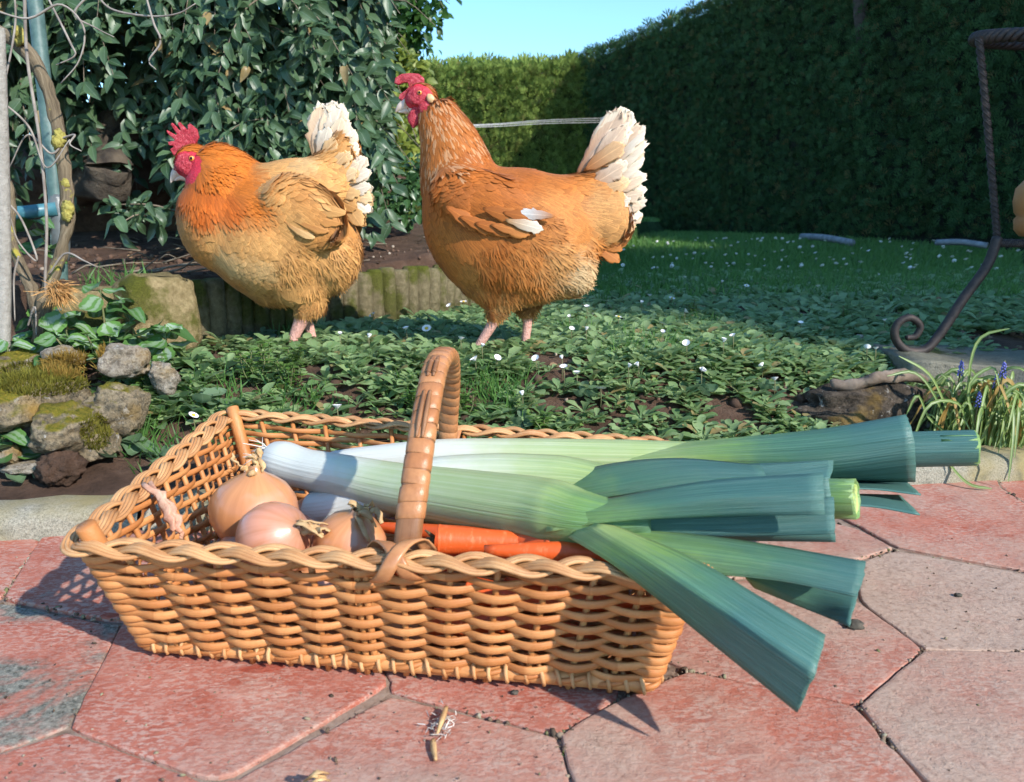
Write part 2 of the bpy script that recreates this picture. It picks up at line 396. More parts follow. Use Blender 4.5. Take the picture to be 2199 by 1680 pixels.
# sand, grit and moss crumbs in the joints, specks of dirt on the tiles
rg = np.random.default_rng(91); JP = []
for poly, dz, cl in tiles:
    Q = np.array([pz(u, v)[:2] for u, v in poly])
    for a, b in zip(Q, np.roll(Q, -1, 0)):
        L = np.linalg.norm(b - a); k = int(L / .0045)
        for t_ in rg.random(k):
            if fbm(*(a + (b - a) * t_), 2.0, 3, 14) > -.05: JP.append(np.r_[a + (b - a) * t_ + rg.normal(0, .0013, 2), dz - .0012])
nj = len(JP); SP = np.array([(*pz(rg.uniform(-100, 2300), rg.uniform(1120, 1690))[:2], .0002) for _ in range(700)]); JP = np.vstack([np.array(JP), SP]); n_ = len(JP)
sz = np.r_[rg.gamma(2.2, .00045, nj) + .0003, rg.gamma(1.6, .00026, 700) + .00025]
V, F, A = scatter(ICO1[0] * (1 + .3 * ICO1[0][:, :1]), np.array(ICO1[1]), np.zeros((len(ICO1[0]), 2)), JP, basis(rg.normal(0, 1, (n_, 3)), rg.normal(0, 1, (n_, 3)), np.c_[sz * rg.uniform(.8, 1.8, n_), sz, sz * .6]))
GM = NM('joint_grit', .95, .2); GM.color(GM.ramp(GM.sep(GM.attr().outputs[0])[0], [(0, (.05, .035, .025)), (.4, (.16, .11, .075)), (.7, (.30, .235, .17)), (.82, (.10, .12, .035)), (1, (.42, .36, .29))]))
obj('joint_grit', V, F, GM.m, None, True, {'c': A}, kind='stuff', label='sand and dirt crumbs in the tile joints', cat='grit')

# --- kerb stones between terrace and bed
def kerb_mat():
    M = NM('kerb_concrete', .9, .2); v = M.world(); n = M.noise(v, 30, 6); f = M.noise(v, 420, 4, .8); ly = M.noise(v, 9, 4)
    c = M.ramp(f, [(.3, (.10, .095, .075)), (.5, (.30, .275, .215)), (.7, (.44, .41, .33))])
    c = M.mix(M.ramp(ly, [(.42, 0), (.62, .8)]), c, (.30, .24, .10)); c = M.mix(M.ramp(n, [(.56, 0), (.72, .7)]), c, (.10, .10, .075))
    M.color(c); M.bump(f, .6, .003, M.bump(n, .4, .006)); return M.m
KERB = kerb_mat()
def kerb(x0, x1, label):
    V = []; n = 40; prof = [(-.062, -.02), (-.060, .016), (-.054, .026), (-.042, .031), (-.012, .032), (-.002, .028), (.004, .018), (.006, -.02)]
    for i in range(n + 1):
        x = x0 + (x1 - x0) * i / n
        for j, (d, z) in enumerate(prof):
            w_ = .0035 * fbm(x * 3, j * 2.2, x0, 4, 7)
            V.append((x - .17 * d * 1, KERB_Y(x) + d + w_, z + w_ * .8))
    k = len(prof); F = [(i * k + j, (i + 1) * k + j, (i + 1) * k + j + 1, i * k + j + 1) for i in range(n) for j in range(k - 1)]
    F += [tuple(range(k - 1, -1, -1)), tuple(n * k + j for j in range(k))]
    obj('kerb_stone', V, F, KERB, label=label, cat='kerb', group='kerb stones along the terrace edge')
kerb(-1.35, -.44, 'weathered concrete kerb stone beside the left end of the wicker basket')
kerb(-.435, .30, 'concrete kerb stone running behind the wicker basket')
kerb(.305, 1.3, 'concrete kerb stone below the clump of blue grape hyacinths')

# --- hedges
def hedge_mat(name, a, b, tcol):
    M = NM(name, .7, .15); r, g, bb = M.sep(M.attr().outputs[0])[:3]
    big = M.noise(M.world(), 1.6, 4); f = M.math('ADD', M.math('MULTIPLY', r, .55), M.math('MULTIPLY', big, .6), True)
    c = M.ramp(f, [(.15, a), (.6, b), (.95, tuple(x * 1.35 for x in b))]); c = M.mix(M.math('MULTIPLY', M.math('GREATER_THAN', r, .93), .8), c, (.14, .11, .045))
    mp_ = M.n('ShaderNodeMapping', i_0=M.world()); mp_.inputs['Scale'].default_value = (5, 5, .9); c = M.mix(M.ramp(M.noise(mp_.outputs[0], 1.0, 5, .65), [(.52, 0), (.68, .75)]), c, tuple(.35 * x + y for x, y in zip(b, (.020, .012, .004)))); M.color(c); M.translucent(c, .18); return M.m
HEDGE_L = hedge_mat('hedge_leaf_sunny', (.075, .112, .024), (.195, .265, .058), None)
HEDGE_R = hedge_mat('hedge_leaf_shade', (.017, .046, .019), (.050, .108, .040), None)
CORE = plain_mat('hedge_core', (.006, .010, .005), (.014, .018, .008), .95, 6)
# sprig template: a feathery upright spray of cypress
def sprig():
    V = []; F = []; A = []
    rows = [(0, 0, .12, .9, 0), (.15, .10, .16, .62, 34), (.15, -.10, .16, .62, -34), (.45, .07, .13, .42, 26), (.45, -.07, .13, .42, -26)]
    for x0, y0, w_, L, ang in rows:
        a = R(ang); ux, uy = math.cos(a), math.sin(a); b = len(V); zz = .06 * math.sin(ang)
        V += [(x0, y0, 0), (x0 + ux * L * .55 + uy * w_ * .5, y0 + uy * L * .55 - ux * w_ * .5, zz), (x0 + ux * L, y0 + uy * L, zz * 2), (x0 + ux * L * .55 - uy * w_ * .5, y0 + uy * L * .55 + ux * w_ * .5, zz)]
        F += [(b, b + 1, b + 2, b + 3)]
        A += [(.1, .5), (.6, .3), (1, .5), (.6, .7)]
    T = []
    for f in F:
        T.append((f[0], f[1], f[2]))
        if f[2] != f[3]: T.append((f[0], f[2], f[3]))
    return np.array(V, float), np.array(T), np.array(A)
SPRIG = sprig()
def vnoise(P, f, o=3): return np.array([mnoise.fractal(Vector(p) * f, 1.0, 2.0, o) for p in P])
def hedge(name, p0, p1, nrm, z0, z1, n, size, mat, label, core_d=.7, topn=0, group=None):
    """clipped hedge with its face from p0 to p1; nrm points out of the face; z1 may vary along it"""
    p0 = np.array(p0, float); p1 = np.array(p1, float); nrm = np.array(nrm, float); nrm /= np.linalg.norm(nrm)
    root = empty(name, (*((p0 + p1) / 2), z0), label=label, cat='hedge')
    z1f = (lambda t: np.interp(t, np.linspace(0, 1, len(z1)), z1)) if hasattr(z1, '__len__') else (lambda t: np.full(np.shape(t), z1))
    t = rng.random(n) ** 1.0; h = rng.random(n) ** .95
    base = p0 + (p1 - p0) * t[:, None]; z = z0 + (z1f(t) - z0) * h
    P = np.c_[base, z]
    bulge = .07 * vnoise(P * [1, 1, .6], 1.3) + .03 * vnoise(P, 5.0, 2)
    P[:, :2] += nrm * (bulge + rng.normal(0, .03, n))[:, None]
    # along-hedge growth: up and outwards
    X = np.c_[nrm[0] * rng.uniform(.1, .8, n) + rng.normal(0, .35, n), nrm[1] * rng.uniform(.1, .8, n) + rng.normal(0, .35, n), rng.uniform(.3, 1.1, n)]
    Z = np.c_[np.tile(nrm, (n, 1)) + rng.normal(0, .5, (n, 2)), rng.normal(.2, .4, n)]
    s = size * rng.uniform(.6, 1.3, n)
    if topn:
        t2 = rng.random(topn); b2 = p0 + (p1 - p0) * t2[:, None] - nrm * (rng.random(topn) * .6)[:, None]
        P2 = np.c_[b2, z1f(t2) + rng.normal(0, .025, topn)]
        thin = rng.random(topn) < .12; P = np.vstack([P, P2])
        X = np.vstack([X, np.c_[rng.normal(0, .35, (topn, 2)), np.full(topn, 1.)]]); Z = np.vstack([Z, np.c_[np.tile(nrm, (topn, 1)) + rng.normal(0, .6, (topn, 2)), np.zeros(topn)]])
        s = np.r_[s, size * np.where(thin, rng.uniform(1.4, 2.6, topn), rng.uniform(.6, 1.2, topn))]
    V, F, A = scatter(*SPRIG, P - np.array(root.location), basis(X, Z, s))
    obj('foliage', V, F, mat, root, False, {'c': A}, kind='stuff')
    m = MB(); k = 24
    for i in range(k):
        a = p0 + (p1 - p0) * i / k; b = p0 + (p1 - p0) * (i + 1) / k; za = float(z1f(i / k)) - .06; zb = float(z1f((i + 1) / k)) - .06
        q = lambda P_, d, zz: (*(P_ - nrm * d), zz)
        m.add([q(a, .06, z0 - .05), q(b, .06, z0 - .05), q(b, .06, zb), q(a, .06, za), q(a, core_d, z0 - .05), q(b, core_d, z0 - .05), q(b, core_d, zb), q(a, core_d, za)],
              [(0, 1, 2, 3), (3, 2, 6, 7), (5, 4, 7, 6)] + ([(4, 0, 3, 7)] if i == 0 else []) + ([(1, 5, 6, 2)] if i == k - 1 else []))
    o = m.build('shade_core', CORE, root, False); o.location = -root.location  # near-black box, the shade inside the hedge put into its colour
    return root
HZ = .23
hedge('hedge', (-3.2, 10.6), (1.02, 10.0), (-.14, -1), HZ, 2.16, 20000, .090, HEDGE_L, 'sunlit yellow-green clipped hedge closing the end of the lawn', topn=4200)
hd = np.array([-.37, 1.0]); hn = np.array([-1.0, -.37])
hp = lambda t: (0.93 + .37 * t, 10.0 - t)
hedge('hedge', hp(-.3), hp(8.2), hn, HZ, [2.30, 2.28, 2.28, 2.3, 2.4], 50000, .064, HEDGE_R, 'tall dark green clipped hedge in shade along the right of the lawn', topn=3600)
hedge('hedge', hp(8.2), hp(13.6), hn, .1, [2.6, 3.9, 5.0, 5.4, 5.3], 5000, .17, HEDGE_R, 'unseen tall hedge stretch added beyond the iron stand to shade the lawn', topn=600)  # added out of view, height invented to keep the sun off the lawn
# grey bare stem showing in the right hedge, pale stakes lying at its foot
BARK = plain_mat('bark', (.03, .022, .018), (.08, .06, .05), .9, 40, .7, 120)
m = MB(); a = np.array([*hp(4.1), 0]); 
P = np.array([a + [.12, .05, HZ], a + [.10, .04, 1.2], a + [-.045, -.015, 1.85], a + [-.06, -.02, 2.5]]); m.tube(spline(P, 14), [.06, .05, .04], 8)
m.build('bare_tree', BARK, label='bare grey trunk showing through the dark right hedge', cat='tree')
PLANK = plain_mat('grey_wood', (.16, .165, .18), (.3, .3, .32), .8, 30, .3)
for (u0, v0, u1, v1, Y0, Y1, rad, lab) in ((1722, 508, 1830, 522, 5.6, 4.9, .022, 'pale grey pipe lying on the lawn at the hedge foot'), (2010, 521, 2120, 528, 4.3, 4.1, .016, 'thin pale pipe lying on the lawn left of the iron stand')):
    p = px(u0, v0, Y0); q = px(u1, v1, Y1); m = MB(); m.tube(spline([p, (p + q) / 2 + [0, 0, .01], q], 10), rad, 8); m.build('garden_pipe', PLANK, label=lab, cat='pipe')
# white cords strung across the back of the garden
CORD = plain_mat('white_cord', (.5, .5, .48), (.62, .62, .6), .6)
for k, (v0, v1, v2, lab) in enumerate(((271, 268, 252, 'uppermost of the thin white cords strung across the lawn behind the standing hen'), (274, 270, 257, 'middle thin white cord strung across the lawn behind the standing hen'), (268, 273, 262, 'lowest of the thin white cords strung across the lawn behind the standing hen'))):
    m = MB(); P = [px(770, v0, 4.4), px(1030, v1, 4.4), px(1180, (v1 + v2) / 2 - 2, 6.2), px(1345, v2, 9.3)]; m.tube(spline(P, 40), .0019, 5); m.build('cord', CORD, label=lab, cat='cord', group='white cords across the lawn')
# --- edging: stone block and round concrete palisade logs
def mossy(name, a, b, moss, mscale=14, thr=.5, f=90):
    M = NM(name, .9, .2); v = M.world(); n = M.noise(v, f, 7, .7)
    c = M.ramp(n, [(.3, a), (.7, b)]); mm = M.ramp(M.noise(v, mscale, 5, .6), [(thr, 0), (thr + .12, 1)])
    g = M.n('ShaderNodeNewGeometry').outputs['Normal']; up = M.n('ShaderNodeSeparateXYZ', i_0=g).outputs[2]
    mm2 = M.math('ADD', mm, M.math('MULTIPLY', M.math('SUBTRACT', up, .3), .4), True)
    mc = M.ramp(M.noise(v, 300, 3, .7), [(.3, tuple(x * .5 for x in moss)), (.7, moss)])
    M.color(M.mix(mm2, c, mc)); M.bump(n, .7, .006, M.bump(M.noise(v, 500, 3), .5, .003)); return M.m
LOGM = mossy('palisade_concrete', (.10, .085, .045), (.26, .215, .13), (.10, .11, .016), 13, .47)
edging = empty('log_edging', (-.5, 1.6, .13), label='mossy palisade edging of upright ribbed concrete logs round the raised bed', cat='edging')
seg = np.r_[0, np.cumsum(np.linalg.norm(np.diff(EDGE, axis=0), axis=1))]
def edge_at(s): return np.array([np.interp(s, seg, EDGE[:, 0]), np.interp(s, seg, EDGE[:, 1])])
def log_mesh(r, h):
    m = MB(); V, F, A = tube([(0, 0, -.06), (0, 0, h - .012), (0, 0, h - .004), (0, 0, h)], [r, r, r * .93, r * .72], 14)
    V = V.copy(); k = len(V)
    for i in range(k):
        d = .0022 * fbm(V[i, 0] * 40, V[i, 1] * 40, V[i, 2] * 20 + r * 90, 3); V[i, 0] *= 1 + d / r; V[i, 1] *= 1 + d / r
    return MB().add(V, F).mesh('edging_log', LOGM)
logs = [log_mesh(.021, .125), log_mesh(.0215, .120), log_mesh(.0195, .127)]
s = .155; i = 0
while s < seg[-1] - .02:
    p = edge_at(s); g0 = float(gz0(*(p + [.03, -.05]))); share('edging_log', logs[i % 3], edging, Vector((p[0], p[1], g0 + random.uniform(-.003, .003))) - edging.location, (random.uniform(-.03, .03), random.uniform(-.03, .03), random.uniform(0, 6)), 1.0)
    s += .036; i += 1
BLOCK = mossy('edging_stone', (.15, .11, .05), (.36, .28, .15), (.095, .10, .014), 12, .47)
V, F = ICO4; V = V.copy(); sq = np.sign(V) * np.abs(V) ** .45
V = sq * [.066, .045, .070]; V += V * 0.10 * vnoise(V, 14)[:, None] + 0.006 * np.array([[fbm(*p, 4, 60)] * 3 for p in V])
bl = obj('edging_stone', V, F, BLOCK, label='squared mossy yellow stone block at the left end of the log edging', cat='stone'); bl.location = (*px(335, 655, 1.375)[:2], .19); bl.rotation_euler = (0, 0, .9)
V2 = V * [1.3, .9, .7]
bl2 = obj('edging_stone', V2, F, BLOCK, label='low mossy stone block half hidden behind the variegated nettle leaves', cat='stone'); bl2.location = (*px(215, 640, 1.36)[:2], .19); bl2.rotation_euler = (0.05, 0, .25)

# ================================================================== BASKET
def wicker_mat(name, a, b, d, rough=.42):
    M = NM(name, rough, .45); r, g, bb = M.sep(M.attr().outputs[0])[:3]; v = M.coords('Object')
    f = M.math('FRACT', M.math('ADD', r, M.objrand()))
    c = M.mix(f, a, b); n = M.noise(v, 35, 5, .6); c = M.mix(M.ramp(n, [(.45, 0), (.72, .75)]), c, d)
    st = M.n('ShaderNodeCombineXYZ', i_0=M.math('MULTIPLY', g, 55.0), i_1=M.math('MULTIPLY', bb, 22.0)); ss = M.noise(st.outputs[0], 1.0, 4, .6)
    c = M.mix(M.math('MULTIPLY', ss, .45), c, tuple(x * .55 for x in d))
    sp = M.ramp(M.voro(v, 260), [(.05, 1), (.09, 0)]); c = M.mix(M.math('MULTIPLY', sp, .5), c, (.12, .05, .02))
    M.color(c); M.bump(ss, .35, .0015); return M.m
WICK = wicker_mat('wicker', (.54, .195, .056), (.74, .335, .118), (.42, .15, .038), .5)
WICK_L = wicker_mat('wicker_border', (.56, .26, .095), (.76, .43, .19), (.38, .16, .06), .48)
WICK_H = wicker_mat('wicker_handle', (.48, .195, .075), (.60, .28, .12), (.30, .11, .04), .36)
WICK_D = wicker_mat('wicker_dark', (.30, .13, .055), (.38, .18, .08), (.20, .08, .03), .4)
basket = empty('wicker_basket', (-.085, .70, 0), label='golden wicker basket with an arched handle, filled with leeks, onions and carrots', cat='basket')
BO = np.array(basket.location)
Bc = np.array([(-.302, .589, .006), (.105, .530, .006), (.132, .775, .006), (-.285, .838, .006)])
Rc = np.array([(-.327, .557, .108), (.132, .516, .106), (.168, .815, .112), (-.330, .893, .126)])
NS = [13, 9, 13, 9]; NT = sum(NS); SUB = 10
def wall_loop(t, out=0.0, smooth=7, sub=SUB):
    C = Bc + (Rc - Bc) * (t ** 1.0); 
    P = []
    for i in range(4):
        a, b = C[i], C[(i + 1) % 4]; n = NS[i] * sub
        P.append(a + (b - a) * (np.arange(n) / n)[:, None])
    P = np.vstack(P)
    for _ in range(smooth): P = (np.roll(P, 1, 0) + 2 * P + np.roll(P, -1, 0)) / 4
    T, S, U = frames(P, closed=True)
    return P, S     # S = outward (loop runs anticlockwise)
def loop_out(P, S, o): return P + S * np.asarray(o).reshape(-1, 1)
idx = np.arange(NT * SUB) / SUB
corner = np.zeros(NT * SUB)
cidx = np.cumsum([0] + NS)
for c0 in cidx: corner = np.maximum(corner, np.exp(-((idx - c0) / .6) ** 2))
NROW = 15
for k in range(NROW):
    t = .115 + .80 * k / (NROW - 1)
    P, S = wall_loop(t)
    A = .0054 * np.cos(np.pi * (idx + k)) * (1 - corner) + corner * .0052
    wob = np.array([fbm(i * .35, k * 3.1, 0, 3) for i in idx])
    P = loop_out(P, S, A + .0006 * wob); P[:, 2] += .0016 * wob + .0012 * np.cos(np.pi * (idx + k)) * -.5
    rr = .00128 * (1 + .15 * np.array([fbm(i * .2, k * 7.7, 5, 2) for i in idx]))
    # ring with varying radius
    V, F, At = tube(P - BO, 1.0, 8, False, 1.0, closed=True); 
    T, S2, U2 = frames(P, closed=True); a = np.linspace(0, 2 * np.pi, 8, endpoint=False); hgt = 2.45 + .26 * np.cos(np.pi * (idx + k)) + .1 * wob
    V = ((P - BO)[:, None] + rr[:, None, None] * (np.cos(a)[None, :, None] * S2[:, None] + (hgt[:, None] * np.sin(a)[None, :])[:, :, None] * U2[:, None])).reshape(-1, 3)
    At[:, 0] = np.repeat(.5 + .5 * np.array([mnoise.cell(Vector((math.floor((i + k) / 2), k * 1.7, 0))) for i in idx]), 8)
    obj('weaver', V, F, WICK, basket, True, {'c': At})
# stakes
P0, _ = wall_loop(0.0, smooth=7); P1, S1 = wall_loop(1.0, smooth=7)
stake_i = [i for i in range(NT) if i not in set(cidx)]
for i in stake_i:
    offs = [0]
    if i in (6, NS[0] + NS[1] + 6): offs = [-2, 0, 2] if i == 6 else [-2, 2]
    for of in offs:
        a, b = P0[(i * SUB + of) % len(P0)] - BO, P1[(i * SUB + of) % len(P0)] - BO
        mm = MB(); top = b + (b - a) * (-.02); L = [a + [0, 0, -.004], a + (b - a) * .3, a + (b - a) * .65, top]
        L = spline(np.array(L) + rng.normal(0, .0006, (4, 3)), 7); mm.tube(L, .0026 if len(offs) == 1 else .0029, 7); mm.build('stake', WICK, basket)
# corner posts
for i, (top, rad) in enumerate(((.020, .0078), (.004, .0085), (.004, .0075), (.014, .0070))):
    a, b = Bc[i] - BO, Rc[i] - BO; cen = (Bc.mean(0) - BO); inn = (cen - b); inn[2] = 0; inn /= np.linalg.norm(inn)
    d = (b - a) / np.linalg.norm(b - a); mm = MB(); mm.tube([a + inn * .013 - [0, 0, .002], a + inn * .013 + (b - a) * .5, b + inn * .012, b + inn * .012 + d * (top - .001), b + inn * .012 + d * top], [rad, rad, rad, rad, rad * .9], 12)
    mm.build('corner_post', WICK, basket)
# thick base rod round the foot, with the turned-under stake ends lashed over it
Pb, Sb = wall_loop(0.0, smooth=5); Pb = Pb - Sb * .0005
V, F, At = tube(Pb - BO + [0, 0, .004], .0062, 10, False, closed=True); obj('base_rod', V, F, WICK, basket, True, {'c': At})
mm = MB(); a = np.linspace(-1.9, 2.0, 9); mm.tube(np.c_[np.sin(a) * .0078, np.linspace(-.003, .003, 9), np.cos(a) * .0078], [.0012, .0017, .0018, .0014], 6, up=(0, 1, 0)); LOOP = mm.mesh('lashing_loop', WICK_L)
for q in list(range(3, NS[0] * SUB - 2, 4)) + list(range(NS[0] * SUB + 3, (NS[0] + NS[1]) * SUB, 5)):
    n = Sb[q]; ang = math.atan2(n[1], n[0]); share('lashing_loop', LOOP, basket, Pb[q] - BO + [0, 0, .004], (0, 0, ang + random.uniform(-.25, .25)), random.uniform(.95, 1.12))
# first wale row twisted above the base rod
P, S = wall_loop(.055)
for ph in (0, 1):
    A = .0050 * np.cos(np.pi * (idx + ph)); Q = loop_out(P, S, A); Q[:, 2] += .0022 * np.sin(np.pi * (idx + ph)); V, F, At = tube(Q - BO, .0021, 7, False, 1.15, closed=True); obj('wale', V, F, WICK, basket, True, {'c': At})
# floor of the basket
m = MB()
for k in range(15):
    f = (k + .5) / 15; a = Bc[0] + (Bc[3] - Bc[0]) * f - BO; b = Bc[1] + (Bc[2] - Bc[1]) * f - BO
    mm = MB(); mm.tube(spline([a + [.012, 0, 0], (a + b) / 2 + [0, 0, .002], b - [.012, 0, 0]], 6), .0048, 6); mm.build('floor_rod', WICK, basket)
# braided border
P, S = wall_loop(1.0, smooth=9); Per = np.linalg.norm(np.roll(P, -1, 0) - P, axis=1); sl_ = np.r_[0, np.cumsum(Per)]; Ltot = sl_[-1]
NB = 900; sN = np.linspace(0, Ltot, NB, endpoint=False)
ring = np.stack([np.interp(sN, sl_, np.r_[P[:, j], P[0, j]]) for j in range(3)], 1); Sr = np.stack([np.interp(sN, sl_, np.r_[S[:, j], S[0, j]]) for j in range(3)], 1); Sr /= np.linalg.norm(Sr, axis=1)[:, None]
sag = np.zeros(NB); nper = round(Ltot / .112); th = sN / Ltot * nper * 2 * np.pi
ring = ring + Sr * .004 + [0, 0, .003]
for j in range(3):
    ph = th + j * 2 * np.pi / 3
    Cn = ring + Sr * (.0078 * np.sin(ph))[:, None] + np.c_[np.zeros((NB, 2)), .0036 * np.sin(2 * ph)]
    T, S3, U3 = frames(Cn, closed=True)
    for q in (-1.5, -.5, .5, 1.5):
        Q = Cn + S3 * (q * .0028) + U3 * (.0007 * (1.2 - abs(q)) - .0006 * q * np.cos(ph))[:, None]
        V, F, At = tube(Q - BO, .00175, 7, False, 1.0, closed=True); At[:, 1] *= 3; At[:, 0] = np.repeat(.5 + .4 * np.sin(np.floor((ph) / (2 * np.pi)) * 12.9 + q * 3), 7)
        obj('border_rod', V, F, WICK_L, basket, True, {'c': At})
# ---- handle
hpts = [(874, 1178, .560), (880, 1120, .566), (890, 1050, .578), (903, 960, .600), (918, 870, .628), (934, 795, .662), (950, 765, .700), (962, 768, .738), (966, 800, .775), (966, 850, .805), (963, 905, .824), (962, 950, .833)]
HP = spline([px(*p) for p in hpts], 121) - BO
hs = np.r_[0, np.cumsum(np.linalg.norm(np.diff(HP, axis=0), axis=1))]; HL = hs[-1]
Th, _, _ = frames(HP); ctr = np.array([np.interp(.5 * HL, hs, HP[:, j]) for j in range(3)]); ctr[2] = .10
Xd = np.array([1, -.12, 0]); Xd /= np.linalg.norm(Xd)
Oh = np.cross(Xd, Th) ; Oh *= np.sign((Oh * (HP - (np.array([HP[60, 0], HP[60, 1], .09])))).sum(1))[:, None]; Oh /= np.linalg.norm(Oh, axis=1)[:, None]
Xh = np.cross(Oh, Th); Xh /= np.linalg.norm(Xh, axis=1)[:, None]
def hsec(s, wx, wo, n=14, tilt=0.0):
    p = np.array([np.interp(s, hs, HP[:, j]) for j in range(3)]); i = int(np.clip(np.searchsorted(hs, s), 0, 120))
    a = np.linspace(0, 2 * np.pi, n, endpoint=False); ca = np.sign(np.cos(a)) * np.abs(np.cos(a)) ** .75; sa = np.sign(np.sin(a)) * np.abs(np.sin(a)) ** .8
    return p + ca[:, None] * wx * Xh[i] + sa[:, None] * wo * Oh[i] + (tilt * np.cos(a))[:, None] * Th[i]
def hloft(name, ss, wx, wo, mat, tilt=0.0, caps=False, rnd=.5):
    n = 14; V = np.vstack([hsec(s, a, b, n, tilt) for s, a, b in zip(ss, wx, wo)]); m_ = len(ss)
    F = [(i * n + k, i * n + (k + 1) % n, (i + 1) * n + (k + 1) % n, (i + 1) * n + k) for i in range(m_ - 1) for k in range(n)]
    A = np.c_[np.full(m_ * n, rnd), np.repeat(np.linspace(0, .1, m_), n), np.tile(np.arange(n) / n, m_)]
    return obj(name, V, F, mat, basket, True, {'c': A})
hw = lambda s: .0115 - .0012 * (s / HL)
hloft('handle_core', np.linspace(.0, HL, 40), [hw(s) * .93 for s in np.linspace(0, HL, 40)], [.0068] * 40, WICK_D)
NW = 25; s = .022
while s < HL - .012:
    L = random.uniform(.0118, .0142); ss = np.array([s + .0002, s + .0009, s + L * .5, s + L - .0009, s + L - .0002]); e = hw(s)
    hloft('handle_wrap', ss, [e * .965, e * 1.0, e * 1.015, e * 1.0, e * .965], [.0072, .0077, .0079, .0077, .0072], WICK_H, random.uniform(-.0028, .0014), rnd=random.random()); s += L
for (f0, f1) in ((.215, .325), (.365, .43)):
    for q in (-.0024, .0024):
        ss = np.linspace(f0 * HL, f1 * HL, 10); Q = []
        for s in ss:
            i = int(np.clip(np.searchsorted(hs, s), 0, 120)); Q.append(HP[i] + Oh[i] * .0081 + Xh[i] * q)
        mm = MB(); mm.tube(spline(Q, 16), [.0012, .0021, .0021, .0021, .0012], 7, up=Oh[60]); mm.build('handle_rib', WICK_D, basket)
# crossed lashing at the handle feet
def strap(pts, wdt, nrm, name='lashing_strap'):
    P = spline(pts, 14); T, S_, U_ = frames(P, nrm); V = []
    for p, s_, u_ in zip(P, S_, U_):
        for a, b in ((-1, 0), (-.6, .0012), (.6, .0012), (1, 0)): V.append(p + s_ * a * wdt + u_ * b)
    F = [(i * 4 + j, i * 4 + j + 1, (i + 1) * 4 + j + 1, (i + 1) * 4 + j) for i in range(13) for j in range(3)]
    o = obj(name, np.array(V) - BO, F, WICK_H, basket); md = o.modifiers.new('thick', 'SOLIDIFY'); md.thickness = .0012; return o
hf = px(872, 1172, .547); o_ = np.array([-.12, -.99, 0])
def xstrap(sg, w_, lift):
    c = np.array([-.083, .533, .111]); pts = [(.022, .0185, -.004), (.017, .0160, .006), (.012, .009, .0105), (.006, .0, .0118), (.001, -.0095, .0085), (-.004, -.0165, .000), (-.009, -.0155, -.010), (-.015, -.007, -.017)]
    strap([c + [x * sg, y * (1 + lift), z * (1 + lift)] for x, y, z in pts], w_, np.array([(0, y, z + .003) for x, y, z in spline(pts, 14)]))
xstrap(1, .0056, -.08)
xstrap(-1, .0054, -.16)
hb = px(972, 950, .850)
strap([hb + [.002, -.020, -.004], hb + [.004, -.014, .010], hb + [.007, .000, .0165], hb + [.008, .014, .008], hb + [.008, .016, -.012]], .0052, (0, -.3, 1))

# ================================================================== VEGETABLES
def leek_mat():
    M = NM('leek', .42, .45); r, g, b = M.sep(M.attr().outputs[0])[:3]
    wob = M.noise(M.world(), 30, 3); gg = M.math('ADD', g, M.math('MULTIPLY', M.math('SUBTRACT', wob, .5), .16))
    c = M.ramp(gg, [(0.0, (.70, .71, .66)), (.16, (.70, .71, .62)), (.27, (.55, .62, .34)), (.42, (.44, .55, .19)), (.53, (.24, .40, .10)), (.64, (.10, .235, .135)), (.76, (.072, .185, .160)), (1.0, (.105, .24, .205))])
    st = M.n('ShaderNodeCombineXYZ', i_0=M.math('MULTIPLY', g, 3.0), i_1=M.math('MULTIPLY', b, 46.0), i_2=M.math('MULTIPLY', r, 9.0)); ln = M.noise(st.outputs[0], 1.0, 3, .6)
    lf = M.ramp(ln, [(.38, 1), (.62, 0)]); gl = M.ramp(g, [(.16, 0), (.30, 1)])
    c = M.mix(M.math('MULTIPLY', M.math('MULTIPLY', lf, gl), .48), c, M.ramp(g, [(.3, (.24, .38, .10)), (.6, (.035, .115, .085))]))
    st2 = M.n('ShaderNodeCombineXYZ', i_0=M.math('MULTIPLY', g, 6.0), i_1=M.math('MULTIPLY', b, 150.0), i_2=M.math('MULTIPLY', r, 9.0)); l2 = M.noise(st2.outputs[0], 1.0, 2, .6)
    c = M.mix(M.math('MULTIPLY', M.ramp(l2, [(.5, 0), (.7, 1)]), M.math('MULTIPLY', gl, .24)), c, (.40, .56, .46))
    c = M.mix(M.math('MULTIPLY', M.math('MULTIPLY', r, gl), .45), c, M.mix(1.0, c, (.55, .62, .72), 'MULTIPLY'))
    rimf = M.ramp(M.math('ABSOLUTE', M.math('SUBTRACT', b, .5)), [(.485, 0), (.497, 1)])
    M.color(c); M.bump(l2, .4, .0010, M.bump(ln, .5, .0022)); M.translucent(c, .14); return M.m
LEEK = leek_mat()
CUT = plain_mat('leek_cut', (.36, .48, .10), (.52, .62, .22), .6, 90)
ROOT = plain_mat('leek_root', (.62, .58, .50), (.74, .71, .64), .8, 60)
SKIN = plain_mat('onion_skin_dry', (.42, .22, .09), (.62, .42, .20), .6, 60, .4, 150)
